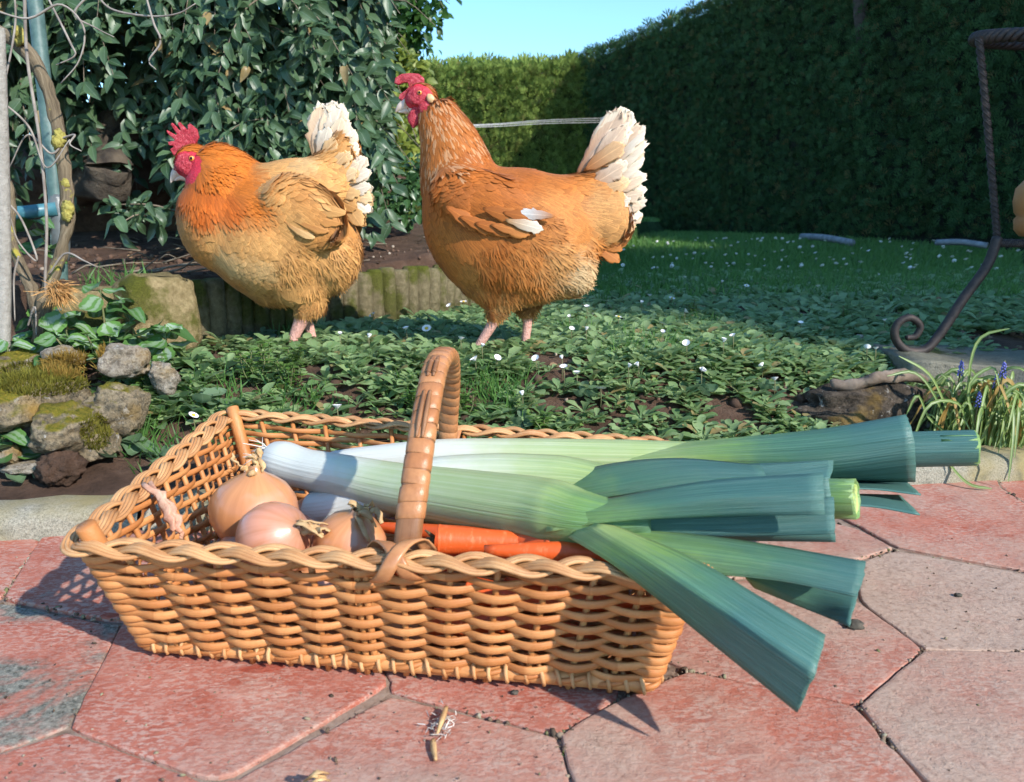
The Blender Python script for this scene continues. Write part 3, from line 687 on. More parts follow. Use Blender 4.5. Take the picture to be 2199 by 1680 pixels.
def rails_leaf(parent, rails, g0, g1, cols=9, n=22, thick=.0013, bulge=0.0, ragged=.0003, crease=False):
    """a leaf blade as a surface through 2+ rails of (u,v,Y) points"""
    RL = np.array([spline([px(*p) for p in r], n) for r in rails])            # (k,n,3)
    rg = np.random.default_rng(len(rails) * 17 + int(rails[0][0][0]))
    V = np.zeros((n, cols, 3)); A = np.zeros((n, cols, 3)); rnd = rg.random()
    tt = np.linspace(0, 1, cols)
    for i in range(n):
        row = (np.stack([np.interp(tt, np.linspace(0, 1, len(RL)), RL[:, i, j]) for j in range(3)], 1) if crease else spline(RL[:, i], cols)) if len(RL) > 2 else RL[0, i] + (RL[1, i] - RL[0, i]) * tt[:, None]
        if bulge:
            d = RL[-1, i] - RL[0, i]; T = RL[0, min(i + 1, n - 1)] - RL[0, max(i - 1, 0)]; N = np.cross(T, d); N /= np.linalg.norm(N) + 1e-9
            if N[1] > 0: N = -N
            row = row + N * (bulge * np.sin(np.pi * tt))[:, None]
        V[i] = row; A[i, :, 0] = rnd; A[i, :, 1] = g0 + (g1 - g0) * i / (n - 1); A[i, :, 2] = tt
    Td = V[-1] - V[-2]; Td /= np.linalg.norm(Td, axis=1)[:, None]; V[-1] += Td * rg.normal(0, ragged, cols)[:, None]
    F = [(i * cols + j, i * cols + j + 1, (i + 1) * cols + j + 1, (i + 1) * cols + j) for i in range(n - 1) for j in range(cols - 1)]
    o = obj('leaf', V.reshape(-1, 3) - np.array(parent.location), F, LEEK, parent, True, {'c': A.reshape(-1, 3)})
    md = o.modifiers.new('thick', 'SOLIDIFY'); md.thickness = thick; md.offset = 0; return o
def leek_shaft(parent, pts, rad, gr, name='shaft', n=60, sides=20, flat=1.0, closed_end=True):
    P = spline([px(*p) for p in pts], n) - np.array(parent.location); V, F, A = tube(P, rad, sides, False, flat); A = A.copy()
    A[:, 1] = np.repeat(lerp_list(gr, n), sides); A[:, 0] = random.random(); 
    F = list(F) + [tuple(range(sides - 1, -1, -1))]
    if closed_end: F.append(tuple(range((n - 1) * sides, n * sides)))
    return obj(name, V, F, LEEK, parent, True, {'c': A}), P
def cut_rings(parent, P, radii, flat=1.0):
    """concentric cut sheaths at an open leek end"""
    T = P[-1] - P[-3]; T /= np.linalg.norm(T)
    for k, r in enumerate(radii):
        Q = np.array([P[-1] - T * .03, P[-1] - T * .012, P[-1] + T * (.0015 - .001 * k)]); V, F, A = tube(Q, r, 18, False, flat); A = A.copy(); A[:, 1] = .52 - .06 * k
        o = obj('inner_sheath', V + rng.normal(0, .0004, V.shape), F, LEEK if k % 2 == 0 else CUT, parent, True, {'c': A}); md = o.modifiers.new('t', 'SOLIDIFY'); md.thickness = .0012
# --- leek with the broad front leaves
lA = empty('leek', px(850, 1047, .72), label='front leek with roots by the onions and blue-green leaves bending over the basket front', cat='leek', group='leeks in the basket')
_, PA = leek_shaft(lA, [(578, 986, .800), (592, 988, .795), (612, 994, .786), (660, 1008, .770), (740, 1024, .745), (850, 1049, .712), (1000, 1073, .668), (1130, 1094, .630), (1200, 1106, .606), (1270, 1118, .585), (1400, 1120, .565)], [.012, .0200, .0222, .0205, .0218, .0246, .0270, .0288, .0280, .022, .010], [.0, .02, .04, .08, .16, .24, .28, .32, .40, .52, .6])
m = MB()
for k in range(70):
    a = rng.normal(0, 1, 2); p0 = PA[0] + np.array([0, a[0] * .006, a[1] * .006]); d = np.array([-rng.uniform(.6, 1), rng.normal(0, .5), rng.normal(.15, .5)]); L = rng.uniform(.010, .024)
    m.tube(spline([p0, p0 + d * L * .5, p0 + d * L + [0, 0, -.004] + rng.normal(0, .004, 3)], 5), [.0007, .0006, .0003], 4)
m.build('roots', ROOT, lA)
rails_leaf(lA, [[(1205, 1062, .615), (1285, 1074, .585), (1500, 1036, .556), (1768, 1016, .532)], [(1180, 1105, .588), (1300, 1098, .562), (1520, 1074, .536), (1770, 1060, .512)], [(1172, 1144, .578), (1330, 1120, .556), (1550, 1109, .534), (1771, 1106, .508)]], .42, .86, crease=True)
rails_leaf(lA, [[(1330, 1100, .575), (1550, 1085, .553), (1792, 1068, .532)], [(1390, 1152, .562), (1600, 1152, .540), (1793, 1148, .514)]], .66, .95, bulge=.002)
rails_leaf(lA, [[(1560, 1055, .565), (1778, 1024, .548)], [(1560, 1110, .560), (1788, 1100, .540)], [(1540, 1160, .565), (1795, 1164, .540)]], .7, .9)
rails_leaf(lA, [[(1290, 1118, .572), (1480, 1196, .508), (1640, 1288, .465), (1773, 1366, .436)], [(1270, 1130, .555), (1420, 1220, .474), (1596, 1338, .430), (1753, 1442, .400)], [(1210, 1148, .580), (1340, 1230, .497), (1530, 1382, .456), (1713, 1530, .412)]], .38, .95, cols=13, n=30, crease=True)
rails_leaf(lA, [[(1560, 1290, .478), (1745, 1425, .440)], [(1600, 1360, .460), (1738, 1470, .430)], [(1560, 1390, .468), (1716, 1524, .420)]], .7, .75)
rails_leaf(lA, [[(1300, 1125, .580), (1600, 1163, .535), (1858, 1207, .500)], [(1340, 1165, .545), (1640, 1206, .506), (1855, 1245, .484)], [(1380, 1225, .528), (1650, 1245, .500), (1838, 1282, .476)]], .50, .80, crease=True)
rails_leaf(lA, [[(1560, 1215, .545), (1720, 1250, .520), (1842, 1276, .502)], [(1600, 1240, .535), (1740, 1295, .510), (1832, 1312, .484)], [(1620, 1262, .535), (1740, 1312, .508), (1824, 1346, .478)]], .56, .84, crease=True)
# --- middle leek
lC = empty('leek', px(1000, 1010, .72), label='middle leek between the other two, its yellow-green cut end showing', cat='leek', group='leeks in the basket')
leek_shaft(lC, [(655, 1096, .750), (673, 1098, .748), (760, 1086, .735), (900, 1040, .715), (1050, 1030, .705), (1200, 1035, .690), (1300, 1045, .675)], [.010, .019, .021, .023, .0245, .0245, .020], [.0, .03, .08, .14, .22, .33, .45])
rails_leaf(lC, [[(1205, 1040, .685), (1280, 1003, .672), (1440, 985, .655), (1630, 1000, .640)], [(1205, 1058, .660), (1300, 1040, .642), (1470, 1012, .628), (1640, 1012, .620)], [(1195, 1085, .655), (1310, 1068, .632), (1480, 1042, .614), (1650, 1040, .605)]], .52, .82)
rails_leaf(lC, [[(1440, 1002, .668), (1640, 996, .655), (1788, 989, .645)], [(1470, 1030, .650), (1640, 1020, .640), (1790, 1000, .640)], [(1470, 1050, .640), (1650, 1040, .625), (1782, 1030, .618)]], .68, .92)
_, PC = leek_shaft(lC, [(1450, 1062, .630), (1600, 1066, .605), (1720, 1070, .585), (1836, 1072, .565)], [.014, .0155, .0158, .0152], [.62, .68, .64, .50], 'inner_stalk', closed_end=False, n=24)
cut_rings(lC, PC, [.0138, .0108, .0075, .004])
rails_leaf(lC, [[(1600, 1062, .680), (1840, 1050, .690), (1978, 1063, .680)], [(1600, 1040, .720), (1840, 1036, .740), (1945, 1034, .745)]], .75, .92)
rails_leaf(lC, [[(1600, 1088, .650), (1840, 1086, .655), (1976, 1106, .640)], [(1600, 1060, .690), (1840, 1062, .705), (1932, 1064, .720)]], .75, .92)
# --- back leek
lB = empty('leek', px(1300, 985, .80), label='back leek reaching furthest right, a thick rolled leaf sheath with a thinner tube inside', cat='leek', group='leeks in the basket')
leek_shaft(lB, [(690, 1000, .830), (720, 1000, .828), (800, 992, .822), (950, 982, .812), (1150, 985, .800), (1350, 990, .790), (1480, 990, .780)], [.010, .0165, .0175, .0195, .0215, .0225, .020], [.0, .03, .06, .16, .26, .34, .42])
rails_leaf(lB, [[(1250, 1020, .800), (1500, 1020, .775), (1760, 1035, .745), (1966, 1034, .722)], [(1290, 1005, .778), (1500, 1005, .748), (1750, 1010, .715), (1966, 985, .690)], [(1350, 985, .772), (1510, 970, .748), (1750, 955, .715), (1960, 930, .690)], [(1420, 958, .786), (1550, 945, .765), (1760, 925, .735), (1946, 893, .715)], [(1350, 955, .81), (1560, 945, .800), (1760, 926, .780), (1950, 900, .765)]], .36, .84, cols=17, n=30, thick=.0016)
rails_leaf(lB, [[(1500, 955, .80), (1720, 940, .790), (1948, 905, .770)], [(1500, 985, .815), (1720, 985, .800), (1955, 970, .785)], [(1500, 1020, .79), (1720, 1040, .770), (1962, 1030, .745)]], .5, .8, cols=9)
_, PB = leek_shaft(lB, [(1800, 975, .745), (1950, 966, .728), (2092, 962, .712)], [.0165, .0172, .0170], [.78, .84, .72], 'inner_stalk', closed_end=False, n=20)
cut_rings(lB, PB, [.0155, .0125, .009])
# --- onions
def onion_mat(name, a, b, c3):
    M = NM(name, .28, .6); r, g, bb = M.sep(M.attr().outputs[0])[:3]
    c = M.ramp(g, [(0, c3), (.35, a), (.7, b), (.93, (.48, .22, .09))])
    st = M.n('ShaderNodeCombineXYZ', i_0=M.math('MULTIPLY', g, 1.3), i_1=M.math('MULTIPLY', bb, 34.0), i_2=M.objrand()); n = M.noise(st.outputs[0], 1.0, 4, .65)
    c = M.mix(M.math('MULTIPLY', M.ramp(n, [(.4, 0), (.7, 1)]), .45), c, (.40, .15, .055)); big = M.noise(M.coords('Object'), 28, 3); c = M.mix(M.ramp(big, [(.5, 0), (.75, .5)]), c, (.66, .40, .32))
    M.color(c); M.bump(n, .15, .001); M.b.inputs['Coat Weight'].default_value = .25; M.b.inputs['Coat Roughness'].default_value = .25; return M.m
ON1 = onion_mat('onion_golden', (.58, .225, .085), (.62, .27, .11), (.54, .235, .12)); ON2 = onion_mat('onion_pink', (.58, .27, .18), (.56, .25, .15), (.52, .25, .17))
def onion(c, r, mat, label, axis=(0, 0, 1), stem=None, elong=1.0):
    e = empty('onion', c, label=label, cat='onion', group='onions in the basket')
    prof = [(-1.0, .02), (-.97, .18), (-.85, .50), (-.6, .80), (-.25, .97), (.05, 1.0), (.35, .94), (.62, .76), (.82, .50), (.95, .28), (1.06, .15), (1.2, .11)]
    q = Vector((0, 0, 1)).rotation_difference(Vector(axis)).to_matrix(); n = 32; V = []; A = []
    for i, (z, rad) in enumerate(prof):
        for k in range(n):
            a = 2 * math.pi * k / n; rr = rad * r * (1 + .025 * math.sin(a * 3 + r * 900) + .012 * math.sin(a * 8)); V.append(q @ Vector((rr * math.cos(a), rr * math.sin(a), z * r * .92 * elong))); A.append((.5, i / (len(prof) - 1), k / n))
    F = [(i * n + k, i * n + (k + 1) % n, (i + 1) * n + (k + 1) % n, (i + 1) * n + k) for i in range(len(prof) - 1) for k in range(n)]
    o = obj('bulb', np.array([v[:] for v in V]), F, mat, e, True, {'c': np.array(A)})
    if stem:
        ax = Vector(axis).normalized(); b = ax * r * 1.02; d = Vector(stem[0]).normalized(); L = stem[1]; m = MB()
        for k in range(8):
            off = Vector(rng.normal(0, .0030, 3)); p1 = b + off; p2 = b + off * 1.5 + (ax * .4 + d * .6) * L * .5; p3 = b + off * 1.3 + d * L * rng.uniform(.75, 1.1) + Vector(rng.normal(0, .0035, 3))
            m.tube(spline([p1, p2, p3], 8) + rng.normal(0, .0007, (8, 3)), [.0030, .0028, .0032, .0018], 6, flat=.4, up=rng.normal(0, 1, 3))
        m.build('dry_stem', SKIN, e)
    return e
onion(px(547, 1096, .690), .0400, ON1, 'large golden onion under the leek roots at the left of the basket', (.08, 0, 1), ((-.2, -.2, 1), .010))
onion(px(590, 1158, .625), .0325, ON2, 'pinkish onion with its dry stem pointing right, just inside the front rim', (.75, -.35, .45), ((1, -.2, -.1), .022))
onion(px(752, 1165, .635), .0310, ON1, 'small golden onion with a curled papery top beside the handle', (.25, -.2, .95), ((.5, -.2, -.2), .014))
onion((-.235, .665, .048), .034, ON2, 'pale onion at the bottom left of the basket seen through the weave', (.3, -.8, .4))
onion((-.165, .625, .040), .030, ON1, 'onion low behind the front weave left of the handle', (-.3, -.5, .6))
onion((-.20, .755, .045), .036, ON2, 'onion deep in the basket under the leek roots', (.1, .2, 1))
# papery stem leaning on the left wall
m = MB(); P = spline([px(318, 1042, .665), px(352, 1078, .650), px(372, 1112, .638), px(382, 1145, .625)], 14)
for k in range(4): m.tube(P + rng.normal(0, .0012, P.shape) + rng.normal(0, .002, 3), [.0022, .0035, .0052, .0040, .002], 6, flat=.35, up=rng.normal(0, 1, 3))
m.build('onion_stalk', plain_mat('onion_stem_pink', (.50, .22, .13), (.66, .40, .27), .6, 70, .4, 150), label='papery dried pink onion stem leaning against the left basket wall', cat='onion stem')
# --- carrots
CAR = NM('carrot', .45, .4); v_ = CAR.coords('Object'); r_, g_, b_ = CAR.sep(CAR.attr().outputs[0])[:3]
st_ = CAR.n('ShaderNodeCombineXYZ', i_0=CAR.math('MULTIPLY', g_, 60.0), i_1=CAR.math('MULTIPLY', b_, 6.0)); n_ = CAR.noise(st_.outputs[0], 1, 4, .6)
CAR.color(CAR.mix(CAR.ramp(n_, [(.55, 0), (.72, .55)]), (.72, .105, .018), (.80, .27, .11))); CAR.bump(n_, .4, .0012)
CTOP = plain_mat('carrot_crown', (.10, .07, .03), (.2, .14, .06), .9, 80)
def carrot(a, b, r0, r1, label):
    a = np.array(a); b = np.array(b); e = empty('carrot', a, label=label, cat='carrot', group='carrots in the basket'); d = (b - a) / np.linalg.norm(b - a); mid = (a + b) / 2 + rng.normal(0, .002, 3)
    P = spline([a - d * r0 * .55, a - d * r0 * .3, a, mid, b], 26) - a; m = MB(); m.tube(P, [r0 * .25, r0 * .85, r0, r0 * .98, r0 * .95, (r0 + r1) / 2, (r0 + r1 * 2) / 3, r1, r1 * .6], 14); m.build('root', CAR.m, e)
    m = MB()
    for k in range(7): dd = -d * .008 + rng.normal(0, .003, 3); m.tube([-d * r0 * .5, -d * r0 * .5 + dd * .6, -d * r0 * .5 + dd], [.0018, .0015, .0006], 5)
    m.build('crown', CTOP.copy() if False else CTOP, e)
carrot(px(955, 1160, .604), px(1330, 1180, .604), .0130, .007, 'carrot with a brown crown just right of the handle foot')
carrot(px(1175, 1168, .594), px(780, 1128, .690), .0120, .006, 'carrot passing behind the handle towards the onions')
carrot(px(1420, 1192, .568), px(1040, 1182, .578), .0125, .007, 'carrot against the inside of the front rim')
for k, (x0, y0, z0, x1, y1, z1) in enumerate(((-.03, .60, .05, .11, .575, .055), (.0, .64, .03, .12, .60, .035), (.02, .60, .085, -.10, .62, .06), (.09, .66, .05, -.04, .70, .045), (-.06, .585, .03, .07, .565, .03), (.11, .70, .07, -.02, .66, .08))):
    carrot((x0, y0, z0), (x1, y1, z1), .0135, .007, ('carrot lowest against the front weave', 'carrot on the basket floor seen through the right weave', 'carrot under the leek fork behind the front weave', 'carrot in the middle of the basket heap', 'carrot at the foot of the front weave right of the handle', 'carrot at the right end of the heap under the leeks')[k])
# ================================================================== HENS
def feather_mat():
    M = NM('feather', .62, .25); c0 = M.attr('col').outputs[0]; r, g, b = M.sep(M.attr().outputs[0])[:3]
    ac = M.math('ABSOLUTE', M.math('SUBTRACT', b, .5))
    sh = M.math('LESS_THAN', ac, .035); tip = M.ramp(M.math('ADD', M.math('MULTIPLY', g, .75), M.math('MULTIPLY', ac, .55)), [(.62, 0), (.95, 1)])
    st = M.n('ShaderNodeCombineXYZ', i_0=M.math('ADD', M.math('MULTIPLY', g, 26.0), M.math('MULTIPLY', ac, -16.0)), i_1=M.math('MULTIPLY', b, 5.0), i_2=M.math('MULTIPLY', r, 40.0)); ba = M.noise(st.outputs[0], 1.0, 3, .7)
    c = M.mix(M.math('MULTIPLY', M.math('SUBTRACT', 1.0, g, True), .42), c0, M.mix(.5, c0, (.10, .035, .012), 'MULTIPLY'))
    lt = M.mix(1.0, c0, (1.5, 1.55, 1.5), 'MULTIPLY'); c = M.mix(M.math('MULTIPLY', tip, .42), c, lt); c = M.mix(M.math('MULTIPLY', sh, .45), c, lt)
    c = M.mix(M.math('MULTIPLY', M.ramp(ba, [(.45, 0), (.72, 1)]), .30), c, M.mix(1.0, c, (.45, .33, .25), 'MULTIPLY'))
    M.color(c); M.bump(ba, .18, .0010); M.b.inputs['Sheen Weight'].default_value = .06; M.b.inputs['Sheen Roughness'].default_value = .5; M.translucent(c, .16); return M.m
def body_mat():
    M = NM('hen_body', .6, .3); c = M.attr('col').outputs[0]; v = M.coords('Object'); n = M.noise(v, 260, 4, .6); vo = M.voro(v, 330)
    c = M.mix(M.ramp(n, [(.4, 0), (.75, .45)]), c, M.mix(1.0, c, (.55, .4, .4), 'MULTIPLY')); M.color(c); M.bump(vo, .6, .0015); return M.m
def comb_mat():
    M = NM('comb_red', .42, .5); v = M.coords('Object'); n = M.noise(v, 170, 5, .7)
    M.color(M.ramp(n, [(.3, (.24, .008, .018)), (.5, (.52, .030, .052)), (.72, (.72, .16, .18))])); M.bump(M.noise(v, 300, 5, .7), .9, .003, M.bump(M.noise(v, 90, 3), .6, .004)); M.translucent((.8, .05, .07), .12); return M.m
FEA = feather_mat(); HBODY = body_mat(); COMB = comb_mat()
BEAK = plain_mat('beak_horn', (.66, .45, .36), (.80, .66, .56), .4, 60); IRIS = plain_mat('eye_iris', (.75, .26, .05), (.82, .36, .08), .2, 200); PUP = plain_mat('eye_pupil', (.004, .003, .003), None, .06); LOBE = plain_mat('ear_lobe', (.62, .36, .16), (.72, .50, .27), .6, 200)
def ft_template(kind):
    if kind == 'vane':
        rows = [(0, .10), (.22, .25), (.5, .33), (.78, .30), (.93, .19), (1.0, .06)]; return grid_leaf(rows, cup=-.10, droop=.10, cols=3)
    if kind == 'hackle':
        rows = [(0, .06), (.3, .105), (.65, .10), (.88, .055), (1, .012)]; return grid_leaf(rows, cup=-.08, droop=.05, cols=3)
    V = []; F = []; A = []      # 'fluff': frayed fan of barbs
    for k, a in enumerate(np.linspace(-.6, .6, 9)):
        L = (1.0 - .35 * abs(a)) * (1 - .12 * (k % 2)); b = len(V); wv = .036; dx, dy = math.cos(a), math.sin(a)
        for t, wd in ((0.02, .03), (.6, wv * 1.3), (1.0, .006)):
            x, y = dx * L * t, dy * L * t * (.5 + .5 * t); V += [(x, y - wd, -.10 * t * t), (x, y + wd, -.10 * t * t)]; A += [(t, .5 + .4 * a), (t, .52 + .4 * a)]
        F += [(b + 2 * i, b + 2 * i + 2, b + 2 * i + 3, b + 2 * i + 1) for i in range(2)]
    return np.array(V), np.array(F), np.array(A)
FT = {k: ft_template(k) for k in ('vane', 'hackle', 'fluff')}
def hen(cfg):
    k = cfg['k']; a0, b0 = cfg['o']; rg = np.random.default_rng(cfg['seed'])
    def P(a, b, l=0.0): return np.array([(a - a0) * k, l * k, (b0 - b) * k])
    root = empty('hen', cfg['loc'], label=cfg['label'], cat='hen', group='hens'); root.rotation_euler = (0, 0, R(cfg.get('yaw', 0)))
    # ---- one continuous body: ellipsoids and tapered limbs fused by voxel remesh
    m = MB(); V0, F0 = ICO3
    for (a, b, rx, rz, ry, rot, lat) in cfg['blobs']:
        for l in ([lat, -lat] if lat else [0]):
            ca, sa = math.cos(R(rot)), math.sin(R(rot)); W = V0 * [rx * k, ry * k, rz * k]; W = np.c_[W[:, 0] * ca - W[:, 2] * sa, W[:, 1], W[:, 0] * sa + W[:, 2] * ca]; m.add(W + P(a, b, l), F0)
    def chain(pts, n=14, lat=.9):
        Q = spline([P(a, b, l) for a, b, l, r in pts], len(pts) * 5); rr = np.interp(np.linspace(0, 1, len(Q)), np.linspace(0, 1, len(pts)), [p[3] * k for p in pts])
        V, F, A = tube(Q, rr, n, True, up=(0, 1, 0.01)); 
        c = np.repeat(Q, n, 0); V = c + (V - c) * [1, lat, 1]; m.add(V, F)
    for ch, lat in cfg['chains']: chain(ch, lat=lat)
    def toes(fa, fb, fl):
        for da, dl in ((-150, -70), (-175, 0), (-140, 75), (70, 10)):
            chain([(fa, fb - 18, fl, 24), (fa + da * .4, fb - 8, fl + dl * .4, 19), (fa + da * .8, fb + 6, fl + dl * .8, 15), (fa + da, fb + 14, fl + dl, 8)], 8, 1.0)
    for f in cfg['feet']: toes(*f)
    tmp = bpy.data.objects.new('tmp', mesh_np('tmp', np.vstack(m.V), m.F)); col.objects.link(tmp)
    md = tmp.modifiers.new('r', 'REMESH'); md.mode = 'VOXEL'; md.voxel_size = .0034; sm = tmp.modifiers.new('s', 'SMOOTH'); sm.iterations = 4; sm.factor = .5
    me = bpy.data.meshes.new_from_object(tmp.evaluated_get(bpy.context.evaluated_depsgraph_get())); bpy.data.objects.remove(tmp)
    nv = len(me.vertices); V = np.empty(nv * 3, np.float32); me.vertices.foreach_get('co', V); V = V.reshape(-1, 3).astype(float)
    nf = len(me.polygons); ed = np.empty(len(me.edges) * 2, np.int32); me.edges.foreach_get('vertices', ed); ed = ed.reshape(-1, 2)
    deg = np.bincount(ed.ravel(), minlength=nv).astype(float)[:, None]; h_ = P(*cfg['face'][:2]); hd_ = np.linalg.norm((V - h_)[:, [0, 2]], axis=1)
    wgt = (sst(.0, .03, V[:, 2] - (b0 - cfg['legcut']) * k) * sst(.03, .08, hd_))[:, None] * .9
    for _ in range(34):
        acc = np.zeros_like(V)
        for c_ in range(3): acc[:, c_] = np.bincount(ed[:, 0], V[ed[:, 1], c_], nv) + np.bincount(ed[:, 1], V[ed[:, 0], c_], nv)
        V = V + wgt * (acc / np.maximum(deg, 1) - V)
    me.vertices.foreach_set('co', V.astype(np.float32).ravel()); me.update()
    me.polygons.foreach_set('use_smooth', np.ones(nf, bool))
    # ---- flow / colour field from control points
    C = np.array([[(c[0] - a0) * k, (b0 - c[1]) * k] for c in cfg['field']]); D = np.array([[c[2], -c[3]] for c in cfg['field']], float); D /= np.linalg.norm(D, axis=1)[:, None]
    Ln = np.array([c[4] for c in cfg['field']]) * k * 1.3 * np.array([{'v': 1.0, 'h': .78, 'f': 1.02}[c[6]] for c in cfg['field']]); Co = np.array([c[5] for c in cfg['field']]); Ty = np.array([{'v': 0, 'h': 1, 'f': 2}[c[6]] for c in cfg['field']])
    def field(Q):
        d2 = ((Q[:, None, [0, 2]] - C[None]) ** 2).sum(2) + 1e-5; w_ = 1 / d2 ** 1.8; w_ /= w_.sum(1)[:, None]
        return w_ @ D, w_ @ Ln, w_ @ Co, Ty[d2.argmin(1)], w_
    fc = P(*cfg['face'][:2]); fr = cfg['face'][2] * k
    legz = (b0 - cfg['legcut']) * k
    def facemask(Q):
        dx = (Q[:, 0] - fc[0]) / (fr * cfg['face'][3]); dz = (Q[:, 2] - fc[2]) / fr; return dx * dx + dz * dz
    _, _, cc, _, _ = field(V); fm = facemask(V); face = fm < 1
    isleg = (V[:, 2] < legz)
    cc = cc * .95; cc[face] = (.60, .035, .06); cc[isleg] = (.66, .36, .29)
    cc[isleg] *= (0.85 + .25 * rg.random(isleg.sum()))[:, None]
    A = np.ones((nv, 4), np.float32); A[:, :3] = cc; at = me.color_attributes.new('col', 'FLOAT_COLOR', 'POINT'); at.data.foreach_set('color', A.ravel())
    me.materials.clear(); me.materials.append(HBODY); me.name = 'body'
    put(bpy.data.objects.new('body', me), root)
    # ---- plumage
    me.calc_loop_triangles(); nt_ = len(me.loop_triangles); T = np.empty(nt_ * 3, np.int32); me.loop_triangles.foreach_get('vertices', T); T = T.reshape(-1, 3)
    e1, e2 = V[T[:, 1]] - V[T[:, 0]], V[T[:, 2]] - V[T[:, 0]]; N = np.cross(e1, e2); ar = np.linalg.norm(N, axis=1); N /= ar[:, None] + 1e-12
    vn = np.empty(nv * 3, np.float32); me.vertices.foreach_get('normal', vn); vn = vn.reshape(-1, 3)
    nS = cfg['n']; t = rg.choice(nt_, nS, p=ar / ar.sum()); u, v = rg.random(nS), rg.random(nS); fl = u + v > 1; u[fl], v[fl] = 1 - u[fl], 1 - v[fl]
    Q = V[T[t, 0]] + e1[t] * u[:, None] + e2[t] * v[:, None]; NN = vn[T[t, 0]].astype(float)
    keep = (facemask(Q) > 1.02) & (Q[:, 2] > legz + .016); Q, NN = Q[keep], NN[keep]
    Dd, LL, CC, TY, _ = field(Q); n = len(Q)
    flow = np.c_[Dd[:, 0], np.zeros(n), Dd[:, 1]]; flow += rg.normal(0, .10, (n, 3)); X = flow - NN * (flow * NN).sum(1)[:, None]; bad = np.linalg.norm(X, axis=1) < .12
    X[bad] += np.cross(NN[bad], [0, 1, 0]) * .3; X /= np.linalg.norm(X, axis=1)[:, None] + 1e-9
    lift = np.where(TY == 2, np.where(rg.random(n) < .10, rg.uniform(.15, .34, n), rg.uniform(.015, .09, n)), np.where(TY == 1, rg.uniform(.04, .13, n), rg.uniform(.045, .105, n))); X = X + NN * lift[:, None]
    LL = LL * rg.uniform(.8, 1.2, n); br = (1 + rg.normal(0, .09, n)); CC = np.clip(CC * br[:, None], 0, .9)
    patch = vnoise(Q, 28, 2); CC = np.clip(CC * (1 + .16 * patch[:, None]), 0, .9)
    lightf = rg.random(n) < cfg.get('fleck', 0) * (TY == 1); CC[lightf] = CC[lightf] * .66 + np.array([.80, .55, .32]) * .34
    Q = Q - X * (LL * .25)[:, None] + NN * .0006
    for ty, nm in ((0, 'body_feathers'), (1, 'neck_feathers'), (2, 'fluff_feathers')):
        s_ = TY == ty
        if not s_.any(): continue
        kind = ('vane', 'hackle', 'fluff')[ty]; tp = FT[kind]; Vv, Ff, Aa = scatter(*tp, Q[s_], basis(X[s_], NN[s_], LL[s_]), rg.random(s_.sum()))
        cols_ = np.repeat(CC[s_], len(tp[0]), 0); obj(nm, Vv, Ff, FEA, root, True, {'c': Aa, 'col': cols_}, kind='stuff')
    # ---- single large feathers: tail and wing
    rows = [(0, .02), (.10, .05), (.22, .085), (.35, .11), (.48, .13), (.6, .14), (.7, .145), (.78, .14), (.85, .125), (.90, .105), (.94, .08), (.97, .055), (1.0, .02)]
    Qs = list(enumerate(cfg['quills'])); nq0 = cfg.get('wingfrom') or len(Qs)
    for i_, q_ in list(Qs):
        if i_ < nq0: Qs.append((i_, (q_[0] + rg.normal(0, 14), q_[1] + rg.normal(0, 14), q_[2] + rg.normal(-18, 12), q_[3] + rg.normal(14, 14), q_[4] * rg.uniform(.7, 1.25), q_[5] * rg.uniform(.85, 1.1), q_[6], tuple(np.array(q_[6]) * .35 + np.array(q_[7]) * .65))))
    for i, (ba, bb, ta, tb, lat, wd, cb, ct) in Qs:
        for sgn in ((-1, 1) if lat < 150 else (-1,)):
            a_, b_ = P(ba, bb, sgn * lat * (.55 if lat < 150 else .97)), P(ta, tb, sgn * lat * 1.0); L = np.linalg.norm(b_ - a_); tV, tF, tA = grid_leaf([(x, y * wd * (1 + .10 * rg.normal())) for x, y in rows], cup=-.05, droop=.08, cols=9)
            tV = tV.copy(); ed_ = np.abs(tA[:, 1] - .5) * 2; tV[:, 0] += (rg.normal(0, .030, len(tV)) - .02) * (tA[:, 0] > .55) * ed_ ** 2; tV[:, 1] *= 1 + rg.normal(0, .10, len(tV)) * (ed_ > .9)
            X_ = ((b_ - a_) / L)[None]; Zv = np.array([[.10 * sgn, sgn * 1.0, .25]]) if lat < 150 else np.array([[0, -1, .25]]); M_ = basis(X_, Zv + rg.normal(0, .10, (1, 3)), np.array([L]))
            Vv, Ff, Aa = scatter(tV, tF, tA, np.zeros((1, 3)), M_, np.array([rg.random()])); tt = tA[:, :1]; cl = np.array(cb) * (1 - np.clip(tt * 1.5, 0, 1)) + np.array(ct) * np.clip(tt * 1.5, 0, 1)
            o = obj('tail_feather' if not cfg.get('wingfrom') or i < cfg['wingfrom'] else 'wing_feather', Vv, Ff, FEA, root, True, {'c': Aa, 'col': cl * (1 + rg.normal(0, .04))}); o.location = a_
            md = o.modifiers.new('t', 'SOLIDIFY'); md.thickness = .0006
    # ---- head furniture
    head = empty('head', P(*cfg['face'][:2]), parent=root); H0 = np.array(head.location)
    th = cfg['combth'] * k; pl = np.array([P(a, b) for a, b in cfg['comb']]) - H0; bm = bmesh.new(); vs_ = [bm.verts.new((p[0], -th * .5, p[2])) for p in pl]; f = bm.faces.new(vs_)
    ex = bmesh.ops.extrude_face_region(bm, geom=[f]); bmesh.ops.translate(bm, verts=[e for e in ex['geom'] if isinstance(e, bmesh.types.BMVert)], vec=(0, th, 0)); bmesh.ops.recalc_face_normals(bm, faces=bm.faces)
    cme = bpy.data.meshes.new('comb'); bm.to_mesh(cme); bm.free(); cme.materials.append(COMB); co = put(bpy.data.objects.new('comb', cme), head)
